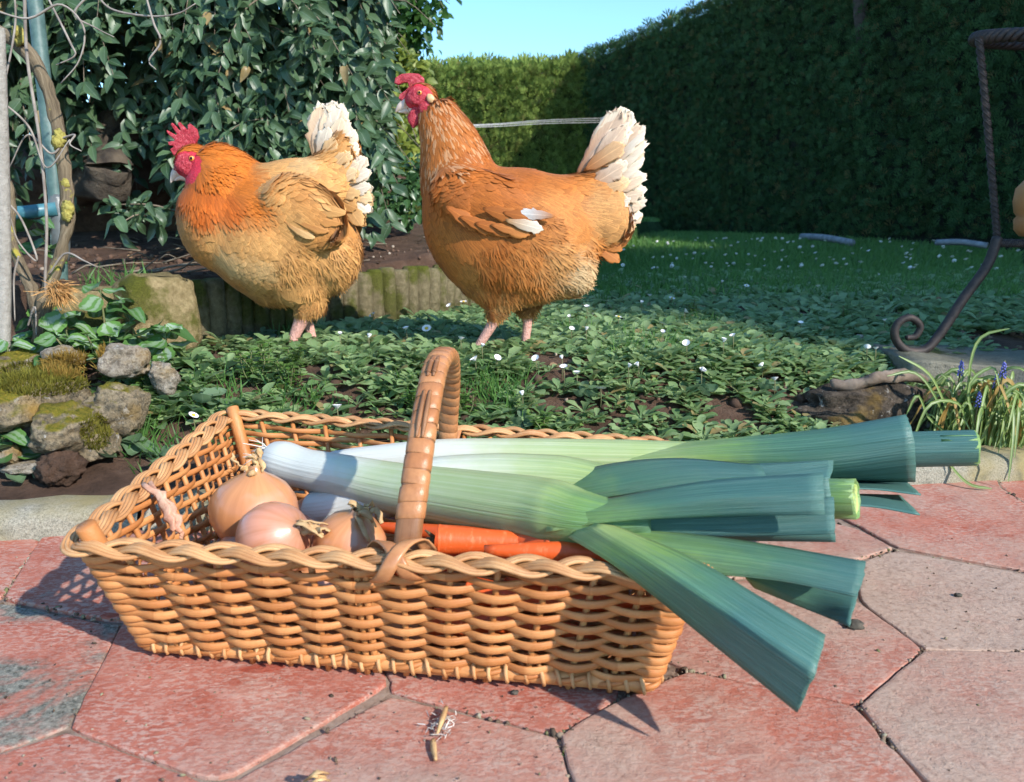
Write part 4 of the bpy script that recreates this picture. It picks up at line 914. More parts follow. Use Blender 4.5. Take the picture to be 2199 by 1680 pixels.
    rm = co.modifiers.new('r', 'REMESH'); rm.mode = 'VOXEL'; rm.voxel_size = .0011; s2 = co.modifiers.new('s', 'SMOOTH'); s2.iterations = 6; rm.use_smooth_shade = True
    def ell(name, a, b, rx, rz, ry, l, mat, rot=0, parent=None, wr=0.0):
        W = ICO3[0] * [rx * k, ry * k, rz * k]; W = W * (1 + wr * vnoise(W * 1000 / 6.0, 1.0, 3))[:, None]
        ca, sa = math.cos(R(rot)), math.sin(R(rot)); W = np.c_[W[:, 0] * ca - W[:, 2] * sa, W[:, 1], W[:, 0] * sa + W[:, 2] * ca]; p = P(a, b, l); par = parent or head
        o = obj(name, W, ICO3[1], mat, par); o.location = p - H0 if parent is None else p - H0 - np.array(parent.location); return o
    for (a, b, rx, rz, ry, l, rot) in cfg['wattles']: ell('wattle', a, b, rx, rz, ry, l, COMB, rot, wr=.18)
    for (a, b, rx, rz, ry, l, rot) in cfg['faceskin']: ell('face_skin', a, b, rx, rz, ry, l, COMB, rot, wr=.16)
    ea, eb, er, el = cfg['eye']
    for s_ in (-1, 1):
        ring_ = ell('eye_ring', ea, eb, er * 1.55, er * 1.4, er * .8, s_ * (el - er * .35), COMB, wr=.08); e_ = ell('eye', ea, eb, er, er * .95, er * .8, s_ * el, IRIS); ell('pupil', ea, eb, er * .52, er * .52, er * .3, s_ * (el + er * .62), PUP, parent=e_)
    la, lb, lr, ll = cfg['lobe']
    for s_ in (-1, 1): ell('ear_lobe', la, lb, lr * .9, lr * 1.1, lr * .5, s_ * ll, LOBE, 20, wr=.15)
    bk = cfg['beak']; m = MB(); Qp = spline([P(*b_[:2]) - H0 for b_ in bk['up']], 14); m.tube(Qp, [b_[2] * k for b_ in bk['up']], 12, up=(0, 1, 0), flat=.72); beak = m.build('beak', BEAK, head)
    m = MB(); Qp = spline([P(*b_[:2]) - H0 for b_ in bk['lo']], 10); m.tube(Qp, [b_[2] * k for b_ in bk['lo']], 10, up=(0, 1, 0), flat=.8); m.build('lower_beak', BEAK, head)
    return root
OR1 = (.42, .120, .020); OR2 = (.46, .145, .028); OR3 = (.50, .185, .044); BUF = (.56, .275, .095); PALE = (.72, .50, .28); WHT = (.74, .63, .50); RUS = (.44, .13, .028)
p2 = px(1090, 762, 1.385); 
hen2 = dict(k=.0003174, o=(700, 1615), seed=3, n=19000, loc=(p2[0], 1.385, p2[2] - .006), yaw=-4, fleck=.30, legcut=1405,
    label='reddish-brown hen standing tall with head raised, white-tipped tail towards the hedge',
    blobs=[(740, 950, 470, 375, 295, -4, 0), (440, 860, 205, 330, 225, 8, 0), (710, 1125, 330, 200, 230, 0, 0), (1010, 1100, 170, 180, 180, 0, 0), (850, 760, 330, 150, 200, 2, 0), (1180, 830, 180, 205, 125, 12, 0), (610, 770, 320, 170, 80, -20, 200), (245, 222, 82, 74, 58, 0, 0), (200, 245, 50, 46, 40, 0, 0), (670, 1200, 190, 135, 100, 0, 90), (1000, 880, 250, 220, 170, 15, 0)],
    chains=[([(450, 800, 0, 205), (432, 620, 0, 215), (378, 420, 0, 158), (308, 265, 0, 98)], .86), ([(1000, 800, 0, 190), (1140, 690, 0, 120), (1205, 600, 0, 50)], .5),
            ([(645, 1290, -70, 85), (636, 1365, -72, 46), (618, 1420, -72, 31), (545, 1535, -72, 25), (500, 1600, -72, 27)], 1.0), ([(800, 1290, 75, 85), (806, 1365, 75, 45), (808, 1420, 75, 28), (795, 1540, 75, 25), (788, 1600, 75, 26)], 1.0)],
    feet=[(500, 1605, -72), (786, 1605, 75)], face=(236, 236, 76, 1.0),
    field=[(300, 170, .8, .5, 42, OR1, 'h'), (340, 300, .35, 1, 62, OR1, 'h'), (420, 420, .5, 1, 80, OR2, 'h'), (270, 420, 0, 1, 70, OR2, 'h'), (480, 560, .7, .9, 85, OR1, 'h'), (330, 560, .15, 1, 80, OR2, 'h'), (240, 600, .05, 1, 70, OR1, 'h'), (540, 600, .9, .6, 70, OR1, 'v'),
           (300, 720, .2, 1, 75, OR1, 'v'), (420, 700, .7, .7, 78, RUS, 'v'), (560, 720, .9, .45, 85, OR1, 'v'), (700, 760, .95, .5, 92, OR1, 'v'), (560, 860, .85, .5, 88, OR1, 'v'), (700, 880, .95, .2, 85, OR2, 'v'), (800, 640, 1, .2, 70, OR1, 'v'), (950, 640, 1, .05, 70, OR2, 'v'), (950, 760, 1, .35, 80, OR3, 'v'), (1080, 700, 1, .0, 80, OR3, 'v'), (1150, 560, .8, -.7, 80, OR2, 'v'), (1050, 880, 1, .35, 85, OR3, 'v'), (1200, 760, 1, .0, 90, BUF, 'v'), (1220, 900, 1, .3, 95, BUF, 'v'), (1200, 1000, 1, .55, 95, OR3, 'f'),
           (280, 900, .4, 1, 75, OR2, 'v'), (420, 950, .6, 1, 80, OR2, 'v'), (340, 1080, .6, 1, 78, OR2, 'v'), (480, 1120, .5, 1, 80, OR3, 'v'), (520, 1270, .4, 1, 80, OR3, 'f'), (650, 1000, .5, .9, 90, OR2, 'f'), (650, 1150, .25, 1, 95, OR2, 'f'), (800, 1020, .6, .9, 95, OR3, 'f'), (820, 1180, .3, 1, 95, OR3, 'f'), (650, 1350, .1, 1, 85, BUF, 'f'), (850, 1340, .2, 1, 90, BUF, 'f'), (960, 1050, .8, .7, 95, BUF, 'f'), (1080, 1130, .9, .6, 95, PALE, 'f'), (1150, 1180, .9, .6, 95, PALE, 'f'), (1020, 1270, .6, .9, 90, BUF, 'f'), (900, 900, .95, .3, 85, OR3, 'f')],
    quills=[(1070, 640, 1312, 285, 22, 1.0, OR2, WHT), (1110, 640, 1350, 305, 30, 1.1, OR2, WHT), (1110, 650, 1330, 350, 40, 1.0, OR3, WHT), (1140, 650, 1410, 372, 34, 1.0, OR3, WHT), (1150, 670, 1420, 450, 42, 1.1, BUF, WHT), (1160, 700, 1415, 530, 48, 1.1, BUF, WHT), (1180, 720, 1432, 620, 55, 1.2, BUF, WHT), (1180, 760, 1436, 690, 60, 1.2, BUF, WHT), (1180, 790, 1440, 752, 62, 1.2, BUF, WHT), (1170, 830, 1420, 820, 64, 1.2, OR3, WHT), (1160, 860, 1385, 880, 64, 1.2, OR3, PALE), (1140, 880, 1360, 940, 64, 1.2, OR2, BUF), (1130, 930, 1320, 1010, 60, 1.3, OR2, OR3), (1120, 620, 1300, 470, 58, 1.3, OR2, PALE), (1120, 680, 1330, 560, 70, 1.3, OR3, WHT), (1130, 740, 1340, 650, 80, 1.3, OR3, PALE), (1140, 800, 1350, 740, 84, 1.3, BUF, WHT), (1120, 840, 1330, 820, 86, 1.3, OR3, PALE),
            (960, 838, 775, 822, 318, 1.15, OR3, (.60, .56, .53)), (715, 856, 905, 905, 330, 1.1, BUF, WHT), (640, 880, 840, 915, 322, 1.3, OR2, OR3), (560, 872, 760, 922, 314, 1.3, OR1, OR2), (480, 840, 680, 915, 306, 1.2, OR1, OR2), (410, 790, 590, 900, 292, 1.2, OR1, OR2), (700, 820, 880, 850, 318, 1.3, OR1, OR2), (600, 800, 800, 860, 318, 1.3, OR1, OR2)], wingfrom=18,
    comb=[(262, 128), (235, 106), (190, 102), (140, 106), (108, 126), (102, 152), (124, 162), (150, 150), (176, 150), (178, 172), (158, 190), (130, 206), (122, 228), (146, 246), (176, 236), (205, 215), (240, 180), (262, 160)], combth=20,
    wattles=[(212, 325, 34, 56, 11, -26, -14), (190, 315, 26, 44, 10, 24, -8), (285, 300, 30, 26, 12, -46, 30)], faceskin=[(232, 225, 55, 48, 16, -48, 0), (275, 275, 42, 30, 14, -50, 25), (190, 240, 30, 22, 40, 0, 0), (232, 225, 55, 48, 16, 48, 0)],
    eye=(247, 209, 13, 60), lobe=(304, 238, 22, 64), beak=dict(up=[(200, 255, 40), (165, 258, 33), (128, 274, 21), (104, 296, 3)], lo=[(200, 285, 30), (160, 288, 18), (118, 296, 4)]))
hen(hen2)
NK = (.56, .155, .018); NK2 = (.50, .115, .014); BD1 = (.58, .295, .10); BD2 = (.51, .225, .065); BD3 = (.63, .38, .165)
p1 = px(646, 748, 1.44)
hen1 = dict(k=.0003075, o=(780, 1560), seed=11, n=19000, loc=(p1[0], 1.44, p1[2] - .004), yaw=3, fleck=.0, legcut=1365,
    label='plump buff hen with bright orange neck, head lowered, standing in front of the log edging',
    blobs=[(680, 880, 430, 380, 320, 6, 0), (390, 810, 265, 300, 255, 12, 0), (420, 640, 240, 220, 215, 0, 0), (800, 610, 320, 165, 230, 4, 0), (1000, 960, 160, 250, 220, 0, 0), (760, 1150, 260, 130, 210, 0, 0), (245, 475, 112, 104, 76, 0, 0), (190, 500, 62, 58, 48, 0, 0), (880, 740, 250, 190, 70, -25, 265), (620, 1120, 230, 170, 180, -20, 0), (850, 1265, 100, 80, 90, 0, 40)],
    chains=[([(500, 650, 0, 215), (390, 520, 0, 165), (280, 450, 0, 108)], .85), ([(930, 640, 0, 190), (1040, 460, 0, 130), (1075, 310, 0, 60)], .55),
            ([(840, 1270, -40, 90), (812, 1340, -42, 56), (795, 1385, -42, 42), (755, 1470, -42, 33), (728, 1550, -42, 34)], 1.0), ([(800, 1270, 90, 80), (806, 1350, 90, 45), (812, 1400, 90, 32), (830, 1480, 90, 28), (838, 1550, 90, 28)], 1.0)],
    feet=[(730, 1555, -42), (838, 1555, 90)], face=(228, 510, 98, 1.06),
    field=[(270, 370, .9, .2, 55, NK, 'h'), (400, 400, .9, .4, 90, NK, 'h'), (500, 470, .95, .5, 110, NK, 'h'), (420, 560, .6, .8, 110, NK, 'h'), (560, 600, .95, .45, 110, NK, 'h'), (380, 660, .3, 1, 100, NK2, 'h'), (240, 640, .1, 1, 85, NK2, 'h'), (480, 720, .7, .8, 105, NK2, 'h'), (160, 640, .0, 1, 75, NK2, 'h'), (620, 700, .9, .5, 90, NK, 'h'), (330, 750, .2, 1, 90, NK2, 'h'),
           (700, 480, 1, .15, 80, BD1, 'v'), (820, 480, 1, .1, 85, BD3, 'v'), (700, 640, .9, .5, 90, BD1, 'v'), (850, 620, .9, .45, 92, BD2, 'v'), (800, 780, .8, .6, 92, BD1, 'v'), (950, 720, .8, .6, 95, BD2, 'v'), (1020, 640, .7, .8, 95, BD1, 'v'), (930, 840, .8, .6, 90, BD2, 'v'), (1080, 560, .5, 1, 90, BD1, 'v'), (960, 480, 1, -.4, 90, BD1, 'v'), (1050, 760, .7, .8, 90, BD2, 'v'),
           (200, 800, .2, 1, 70, BD2, 'v'), (350, 860, .4, 1, 75, BD1, 'v'), (520, 860, .5, .9, 80, BD1, 'v'), (650, 900, .6, .8, 85, BD1, 'v'), (250, 960, .4, 1, 70, BD2, 'v'), (450, 1000, .5, .9, 78, BD3, 'v'), (620, 1020, .5, .9, 80, BD3, 'v'), (400, 1130, .6, .8, 75, BD2, 'v'), (600, 1150, .4, 1, 82, BD1, 'v'), (780, 1050, .5, .9, 90, BD1, 'f'), (900, 980, .7, .8, 95, BD1, 'f'), (1080, 980, .8, .6, 95, BD1, 'f'), (1050, 1120, .5, 1, 95, BD1, 'f'), (780, 1200, .2, 1, 90, BD1, 'v'), (920, 1220, .2, 1, 92, BD1, 'f'), (640, 1260, .2, 1, 80, BD2, 'f'), (850, 1320, .1, 1, 85, BD1, 'f')],
    quills=[(930, 480, 985, 150, 20, 1.25, BD1, WHT), (960, 470, 1040, 135, 26, 1.3, BD1, WHT), (980, 480, 1088, 150, 34, 1.3, BD3, WHT), (990, 500, 1110, 230, 44, 1.3, BD3, WHT), (1000, 510, 1160, 300, 50, 1.3, BD3, WHT), (1010, 540, 1172, 370, 60, 1.3, BD3, WHT), (1030, 570, 1210, 440, 70, 1.4, BD3, WHT), (1050, 600, 1232, 510, 76, 1.4, BD3, WHT), (1070, 640, 1238, 600, 80, 1.5, BD3, WHT), (1080, 650, 1246, 670, 84, 1.5, BD3, PALE), (1060, 640, 1235, 740, 90, 1.4, BD1, WHT), (1040, 640, 1190, 800, 92, 1.4, BD1, BD3), (950, 520, 1060, 330, 70, 1.5, BD1, PALE), (980, 560, 1130, 420, 84, 1.5, BD1, PALE), (1000, 600, 1165, 520, 96, 1.5, BD1, PALE), (1010, 640, 1180, 640, 104, 1.5, BD2, BD3), (1000, 660, 1160, 730, 110, 1.5, BD2, BD1), (940, 500, 1010, 280, 56, 1.4, BD1, WHT), (860, 700, 1130, 760, 335, 1.0, BD2, BD1), (840, 740, 1110, 810, 335, 1.0, BD2, BD2), (820, 770, 1040, 850, 338, 1.1, BD2, BD2), (800, 800, 960, 890, 335, 1.1, BD2, BD3)], wingfrom=18,
    comb=[(280, 335), (272, 292), (236, 262), (224, 270), (222, 302), (180, 254), (168, 262), (195, 322), (140, 258), (130, 268), (166, 332), (106, 298), (104, 312), (150, 356), (106, 362), (108, 380), (142, 386), (114, 402), (128, 430), (150, 455), (200, 430), (255, 380)], combth=22,
    wattles=[(240, 592, 44, 42, 12, -40, -20), (212, 584, 34, 34, 11, 30, 0), (345, 545, 28, 54, 14, -78, -20)], faceskin=[(222, 488, 70, 62, 18, -62, 0), (290, 515, 52, 44, 16, -68, 0), (165, 505, 38, 28, 50, 0, 0), (222, 490, 74, 70, 18, 62, 0)],
    eye=(254, 457, 16, 76), lobe=(340, 470, 32, 92), beak=dict(up=[(205, 520, 46), (165, 516, 38), (125, 540, 24), (98, 588, 3)], lo=[(205, 556, 30), (160, 556, 18), (120, 572, 4)]))
hen(hen1)
# ================================================================== PLANTS AND GARDEN THINGS
def pground(u, v, h=0.0):
    Ys = np.linspace(.95, 9.5, 900); Q = np.array([px(u, v, y) for y in Ys]); g = gz0(Q[:, 0], Q[:, 1]) + h
    i = np.argmax(Q[:, 2] <= g); return Q[i] if Q[i, 2] <= g[i] else Q[-1]
def cast_uv(P):
    P = np.atleast_2d(P) - [0, 0, CAM_H]; f = P[:, 1] * _c - P[:, 2] * _s; up = P[:, 1] * _s + P[:, 2] * _c
    return 1099.5 + FPX * P[:, 0] / f, 840 - FPX * up / f
# ---------------------------------------------------------------- big glossy shrub
SHRUB = leaf_mat('shrub_leaf', (.036, .076, .032), (.10, .172, .080), .42, .16, (.15, .21, .14), .06, .5, dry=.02)
TWIG = plain_mat('twig', (.10, .075, .05), (.22, .18, .13), .85, 60)
DARKWOOD = plain_mat('dark_wood', (.030, .022, .016), (.105, .080, .055), .95, 22, .9, 60, dist=.01)
SLEAF = grid_leaf([(0, .02), (.08, .10), (.28, .215), (.5, .235), (.72, .165), (.9, .06), (1.0, .006)], cup=.22, droop=.22, cols=5)
def leaf_mesh(tp, mat, name, jit=0.0, seed=0):
    V = tp[0].copy(); A = np.c_[np.full(len(V), .0), tp[2]]; rg = np.random.default_rng(seed)
    V[:, 2] += jit * np.sin(V[:, 0] * 5 + seed) * .3 + jit * V[:, 1] * math.sin(seed * 2.1); return mesh_np(name, V, tp[1], mat, True, {'c': A})
shrub = empty('evergreen_shrub', (-1.0, 2.35, .30), label='large glossy dark evergreen shrub with drooping oval leaves behind the buff hen', cat='shrub')
SO = np.array(shrub.location)
tw = []; rg = np.random.default_rng(21)
ELL = [((-1.02, 2.36, 1.08), (.70, .42, .50), 420), ((-.60, 2.28, .95), (.30, .34, .46), 240), ((-.52, 2.20, .64), (.26, .24, .22), 90), ((-1.25, 2.15, .95), (.38, .30, .36), 110)]
LP, LX, LZ, LS = [], [], [], []
mt = MB()
for c, r, n in ELL:
    for _ in range(n):
        d = rg.normal(0, 1, 3); d[1] = -abs(d[1]) * 1.1 + .25 * rg.random(); d /= np.linalg.norm(d); p = np.array(c) + np.array(r) * d * rg.uniform(.78, 1.05)
        u, v = cast_uv(p); 
        if v[0] > 250 and u[0] < 455: continue
        if v[0] > 345 or u[0] > 815: continue
        L = rg.uniform(.12, .26); dirn = np.array([d[0] * .5 + rg.normal(0, .35), d[1] * .5, -.75 + rg.normal(0, .3)]); dirn /= np.linalg.norm(dirn)
        k = max(6, int(L / .021)); Q = spline([p, p + dirn * L * .5 + [0, -.01, .02], p + dirn * L + [0, 0, -.02]], k)
        if rg.random() < .75: mt.tube(Q - SO, [.0022, .0016, .0008], 4, False)
        for i in range(k):
            for sd in (-1, 1):
                if rg.random() < .12: continue
                sidev = np.cross(dirn, [0, -1, .1]); X = dirn * rg.uniform(.3, .9) + sidev * sd * rg.uniform(.5, 1) + [0, -.25, -.25] + rg.normal(0, .25, 3); Z = np.array([d[0] * .4, -.8, .55]) + rg.normal(0, .30, 3)
                LP.append(Q[i]); LX.append(X); LZ.append(Z); LS.append(rg.uniform(.032, .056))
# low side branches by the soil
for (u0, v0, u1, v1, Y, n) in ((480, 310, 395, 470, 1.95, 12), (420, 470, 240, 440, 1.80, 10), (330, 470, 260, 480, 1.78, 6), (470, 390, 400, 330, 1.98, 10), (455, 440, 420, 500, 1.9, 8), (500, 300, 420, 400, 2.0, 12), (800, 250, 770, 330, 2.1, 10)):
    Q = spline([px(u0, v0, Y + .1), px((u0 + u1) / 2, (v0 + v1) / 2 - 14, Y), px(u1, v1, Y - .03)], n); mt.tube(Q - SO, [.003, .0012], 4, False)
    for q in Q:
        for _ in range(3): LP.append(q + rg.normal(0, .012, 3)); LX.append(np.array([rg.normal(-.2, .7), rg.normal(-.3, .4), rg.normal(-.35, .5)])); LZ.append(np.array([0, -.5, .8]) + rg.normal(0, .4, 3)); LS.append(rg.uniform(.035, .055))
LP, LX, LZ, LS = map(np.array, (LP, LX, LZ, LS))
kp = cast_uv(LP)[0] < 842; LP, LX, LZ, LS = LP[kp], LX[kp], LZ[kp], LS[kp]
# inner darker layer
n = 8500; ci = rg.choice(len(ELL), n, p=np.array([e[2] for e in ELL]) / sum(e[2] for e in ELL)); d = rg.normal(0, 1, (n, 3)); d[:, 1] = -np.abs(d[:, 1]) * .9 + .3; d /= np.linalg.norm(d, axis=1)[:, None]
ip = np.array([ELL[i][0] for i in ci]) + np.array([ELL[i][1] for i in ci]) * d * rg.uniform(.45, .9, n)[:, None]; u, v = cast_uv(ip); kp = (v < 330) & ~((v > 240) & (u < 470)) & (u < 810); ip, d = ip[kp], d[kp]; n = len(ip)
front = np.argsort(np.linalg.norm(LP - [0, 0, CAM_H], axis=1) + 4 * ((cast_uv(LP)[1] < -5) | (cast_uv(LP)[0] < 0)))[:300]; rest = np.setdiff1d(np.arange(len(LP)), front)
MAT_L = basis(LX, LZ, LS)
lv = [leaf_mesh(SLEAF, SHRUB, 'leaf', .5, s) for s in range(5)]
for i in front:
    Mx = Matrix((MAT_L[i] / LS[i]).tolist()); share('leaf', lv[i % 5], shrub, LP[i] - SO, Mx, LS[i])
SL2 = grid_leaf([(0, .03), (.16, .16), (.45, .24), (.75, .15), (1.0, .006)], cup=.22, droop=.22, cols=3)
V1, F1, A1 = scatter(*SL2, LP[rest] - SO, MAT_L[rest]); V2, F2, A2 = scatter(*SL2, ip - SO, basis(d * .6 + np.array([0, -.2, -.6]) + rg.normal(0, .4, (n, 3)), np.array([0, -.6, .6]) + rg.normal(0, .5, (n, 3)), rg.uniform(.032, .055, n)))
obj('foliage', np.vstack([V1, V2]), np.vstack([F1, F2 + len(V1)]), SHRUB, shrub, True, {'c': np.vstack([A1, A2])}, kind='stuff')
mt.build('twigs', TWIG, shrub, kind='stuff')
m = MB()   # gnarled trunk and limbs under the canopy
for pts, r in (([(205, 430, 2.1), (220, 350, 2.12), (240, 280, 2.15), (330, 215, 2.2), (430, 200, 2.25)], [.055, .05, .045, .03, .018]), ([(200, 420, 2.12), (170, 340, 2.15), (150, 250, 2.2), (160, 150, 2.3)], [.06, .05, .04, .03]), ([(250, 300, 2.14), (330, 262, 2.1), (470, 235, 2.15), (600, 240, 2.2)], [.022, .016, .012, .006]), ([(225, 410, 2.05), (235, 360, 2.03), (215, 330, 2.05)], [.05, .055, .03]), ([(600, 330, 2.3), (560, 250, 2.3), (620, 120, 2.35)], [.02, .018, .012]), ([(780, 430, 2.35), (770, 300, 2.35), (700, 150, 2.35)], [.012, .011, .008])):
    P = spline([px(*p) for p in pts], 24) - SO; V, F, A = tube(P, r, 14); V = V + np.c_[[0.016 * vnoise(V, 16, 4), .016 * vnoise(V + 9, 16, 4), .012 * vnoise(V + 5, 20, 3)]].T; m.add(V, F, A)
m.build('trunk', DARKWOOD, shrub)
# dark bank and old wood filling the hollow beneath
V, F = ICO4; W = V * [.75, .18, .26]; W = W * (1 + .18 * vnoise(V, 2.2, 4) + .05 * vnoise(V, 9, 4))[:, None]; o = obj('soil_bank', W, F, SOIL, kind='structure', label='dark soil bank in the hollow under the shrub'); o.location = (-1.15, 2.62, .40)
# dry twigs lying on the raised bed
m = MB(); rg = np.random.default_rng(5)
for i in range(60):
    x, y = rg.uniform(-1.1, -.15), rg.uniform(1.5, 2.3)
    if side_left(np.array([x]), np.array([y]))[0] < .05: continue
    z = gzs(x, y) + .006; a = rg.uniform(0, 6.3); L = rg.uniform(.04, .16); m.tube(spline([(x, y, z), (x + L * .5 * math.cos(a), y + L * .5 * math.sin(a), z + rg.uniform(0, .02)), (x + L * math.cos(a), y + L * math.sin(a), z + rg.uniform(-.002, .03))], 6), [.0022, .0018, .0008], 4)
m.build('fallen_twigs', TWIG, kind='stuff', label='thin dry twigs scattered over the brown soil of the raised bed', cat='twigs')
# pebbles and clods on bare soil
PEB = plain_mat('pebble', (.14, .10, .075), (.34, .27, .21), .9, 12, .4, 200); pb = [mesh_np('pebble', ICO2[0] * (1 + .3 * vnoise(ICO2[0] + s, 1.4, 3))[:, None], ICO2[1], None) for s in range(1)]
n = 1500; P = []; rg = np.random.default_rng(8)
while len(P) < n:
    x, y = rg.uniform(-1.2, 1.3), rg.uniform(1.0, 2.2)
    if y < KERB_Y(x) + .01: continue
    P.append((x, y))
P = np.array(P); tV = ICO1[0] * (1 + .35 * vnoise(ICO1[0], 1.5, 3))[:, None]; X = rg.normal(0, 1, (n, 3)); s_ = rg.gamma(2.0, .0016, n) + .0012
V, F, A = scatter(tV, np.array(ICO1[1]), np.zeros((len(tV), 2)), np.c_[P, gz(P[:, 0], P[:, 1]) + s_ * .3], basis(X, rg.normal(0, 1, (n, 3)), s_))
M = NM('soil_clod', .95, .2); r_, g_, b_ = M.sep(M.attr().outputs[0])[:3]; M.color(M.ramp(r_, [(0, (.05, .03, .02)), (.75, (.14, .085, .06)), (.93, (.20, .14, .10)), (1, (.42, .36, .29))])); M.bump(M.noise(M.world(), 300, 4), .5, .002)
obj('soil_crumbs', V, F, M.m, None, True, {'c': A}, kind='stuff', label='loose soil crumbs and small stones on the bed', cat='soil')

# ---------------------------------------------------------------- leafy ground cover
GC = leaf_mat('groundcover_leaf', (.125, .225, .082), (.31, .42, .19), .5, .30, (.27, .34, .19), .06, .35, dry=.02)
SPAT = grid_leaf([(0, .045), (.38, .08), (.70, .23), (.90, .19), (1.0, .05)], cup=.20, droop=.28, cols=3)
rg = np.random.default_rng(33); pts = []
soilpatch = lambda x, y: fbm(x + 11, y * 1.3, 0, 3, 3.4)
bare = [(*pground(u, v)[:2], r) for u, v, r in ((1290, 880, .03), (1150, 790, .03), (1560, 905, .055), (1450, 885, .03), (450, 770, .07), (480, 850, .05), (1700, 880, .05), (400, 960, .06), (820, 800, .04), (1040, 850, .05), (1330, 690, .03), (700, 800, .04))]
def ok_gc(x, y):
    if y < KERB_Y(x) + .035: return False
    if side_left(np.array([x]), np.array([y]))[0] > -.03: return False
    if x > .46 + .2 * rg.random() and y < 1.27 + .2 * (x - .5): return False
    for bx, by, r in bare:
        if (x - bx) ** 2 + ((y - by) * .8) ** 2 < (r * rg.uniform(.45, 1.0)) ** 2: return False
    return True
tries = 0
for (nn, y0, y1, xr, sc) in ((2350, 1.02, 1.75, .95, 1.0), (1700, 1.75, 2.5, 1.55, 1.15), (1100, 2.5, 3.3, 2.2, 1.3)):
    c = 0
    while c < nn:
        y = rg.uniform(y0, y1); x = rg.uniform(-.62 if y < 1.5 else -.4, xr)
        if not ok_gc(x, y) or (soilpatch(x, y) > .38 and rg.random() < .8): c += .25; continue
        front_ = y < KERB_Y(x) + .16
        if front_ and rg.random() < .22: c += .3; continue
        pts.append((x, y, sc * rg.uniform(.65, 1.25) * (.85 if front_ else 1))); c += 1
LP, LX, LZ, LS, LR = [], [], [], [], []
G = gz([p[0] for p in pts], [p[1] for p in pts])
for (x, y, sc), z in zip(pts, G):
    k = rg.integers(7, 12) if y < 1.8 else rg.integers(5, 8); a0 = rg.uniform(0, 6.3); tone = rg.random() * .6
    for i in range(k):
        a = a0 + i * 2.4 + rg.normal(0, .2); el = R(rg.uniform(8, 30) + 34 * (i / k)); X = (math.cos(a) * math.cos(el), math.sin(a) * math.cos(el), math.sin(el)); LP.append((x + X[0] * .003, y + X[1] * .003, z + .002)); LX.append(X)
        LZ.append((-math.cos(a) * math.sin(el) + rg.normal(0, .2), -math.sin(a) * math.sin(el) + rg.normal(0, .2), math.cos(el))); LS.append(.033 * sc * rg.uniform(.65, 1.15)); LR.append(min(1, tone + .4 * rg.random()))
V, F, A = scatter(*SPAT, np.array(LP), basis(np.array(LX), np.array(LZ), np.array(LS)), np.array(LR))
obj('ground_cover', V, F, GC, None, True, {'c': A}, kind='stuff', label='dense low rosettes of spoon-shaped daisy leaves covering the ground round the hens', cat='ground cover')
CR = grid_leaf([(0, .06), (.25, .30), (.6, .40), (.9, .24), (1, .05)], cup=.12, droop=.15, cols=3); n = 3000; cx = rg.uniform(-.6, 1.2, n); cy = rg.uniform(1.02, 2.1, n)
cl_ = np.array([fbm(a_ + 4, b_, 9, 3, 5) for a_, b_ in zip(cx, cy)]) > .02; okk = np.array([ok_gc(a_, b_) for a_, b_ in zip(cx, cy)]) & cl_; cx, cy = cx[okk], cy[okk]; n = len(cx)
V, F, A = scatter(*CR, np.c_[cx, cy, gz(cx, cy) + rg.uniform(.004, .016, n)], basis(np.c_[rg.normal(0, 1, (n, 2)), rg.normal(.1, .3, n)], np.c_[rg.normal(0, .35, (n, 2)), np.ones(n)], rg.uniform(.007, .013, n)))
obj('creeping_weed', V, F, leaf_mat('creeper_leaf', (.10, .20, .045), (.24, .36, .10), .5, .3, None, dry=.05), None, True, {'c': A}, kind='stuff', label='small bright round-leaved weed creeping between the daisy rosettes', cat='ground cover')
# dead brown leaf scraps
n = 300; cx = rg.uniform(-1.0, 1.2, n); cy = rg.uniform(1.03, 2.2, n); kk = cy > KERB_Y(cx) + .02; cx, cy = cx[kk], cy[kk]; n = len(cx)
V, F, A = scatter(*CR, np.c_[cx, cy, gz(cx, cy) + .005], basis(np.c_[rg.normal(0, 1, (n, 2)), rg.normal(.1, .25, n)], np.c_[rg.normal(0, .5, (n, 2)), np.ones(n)], rg.uniform(.008, .022, n)))
obj('dead_leaves', V, F, leaf_mat('dead_leaf', (.10, .055, .03), (.30, .19, .10), .8, .1, None), None, True, {'c': A}, kind='stuff', label='dead brown leaf scraps on the soil of the bed', cat='leaf litter')
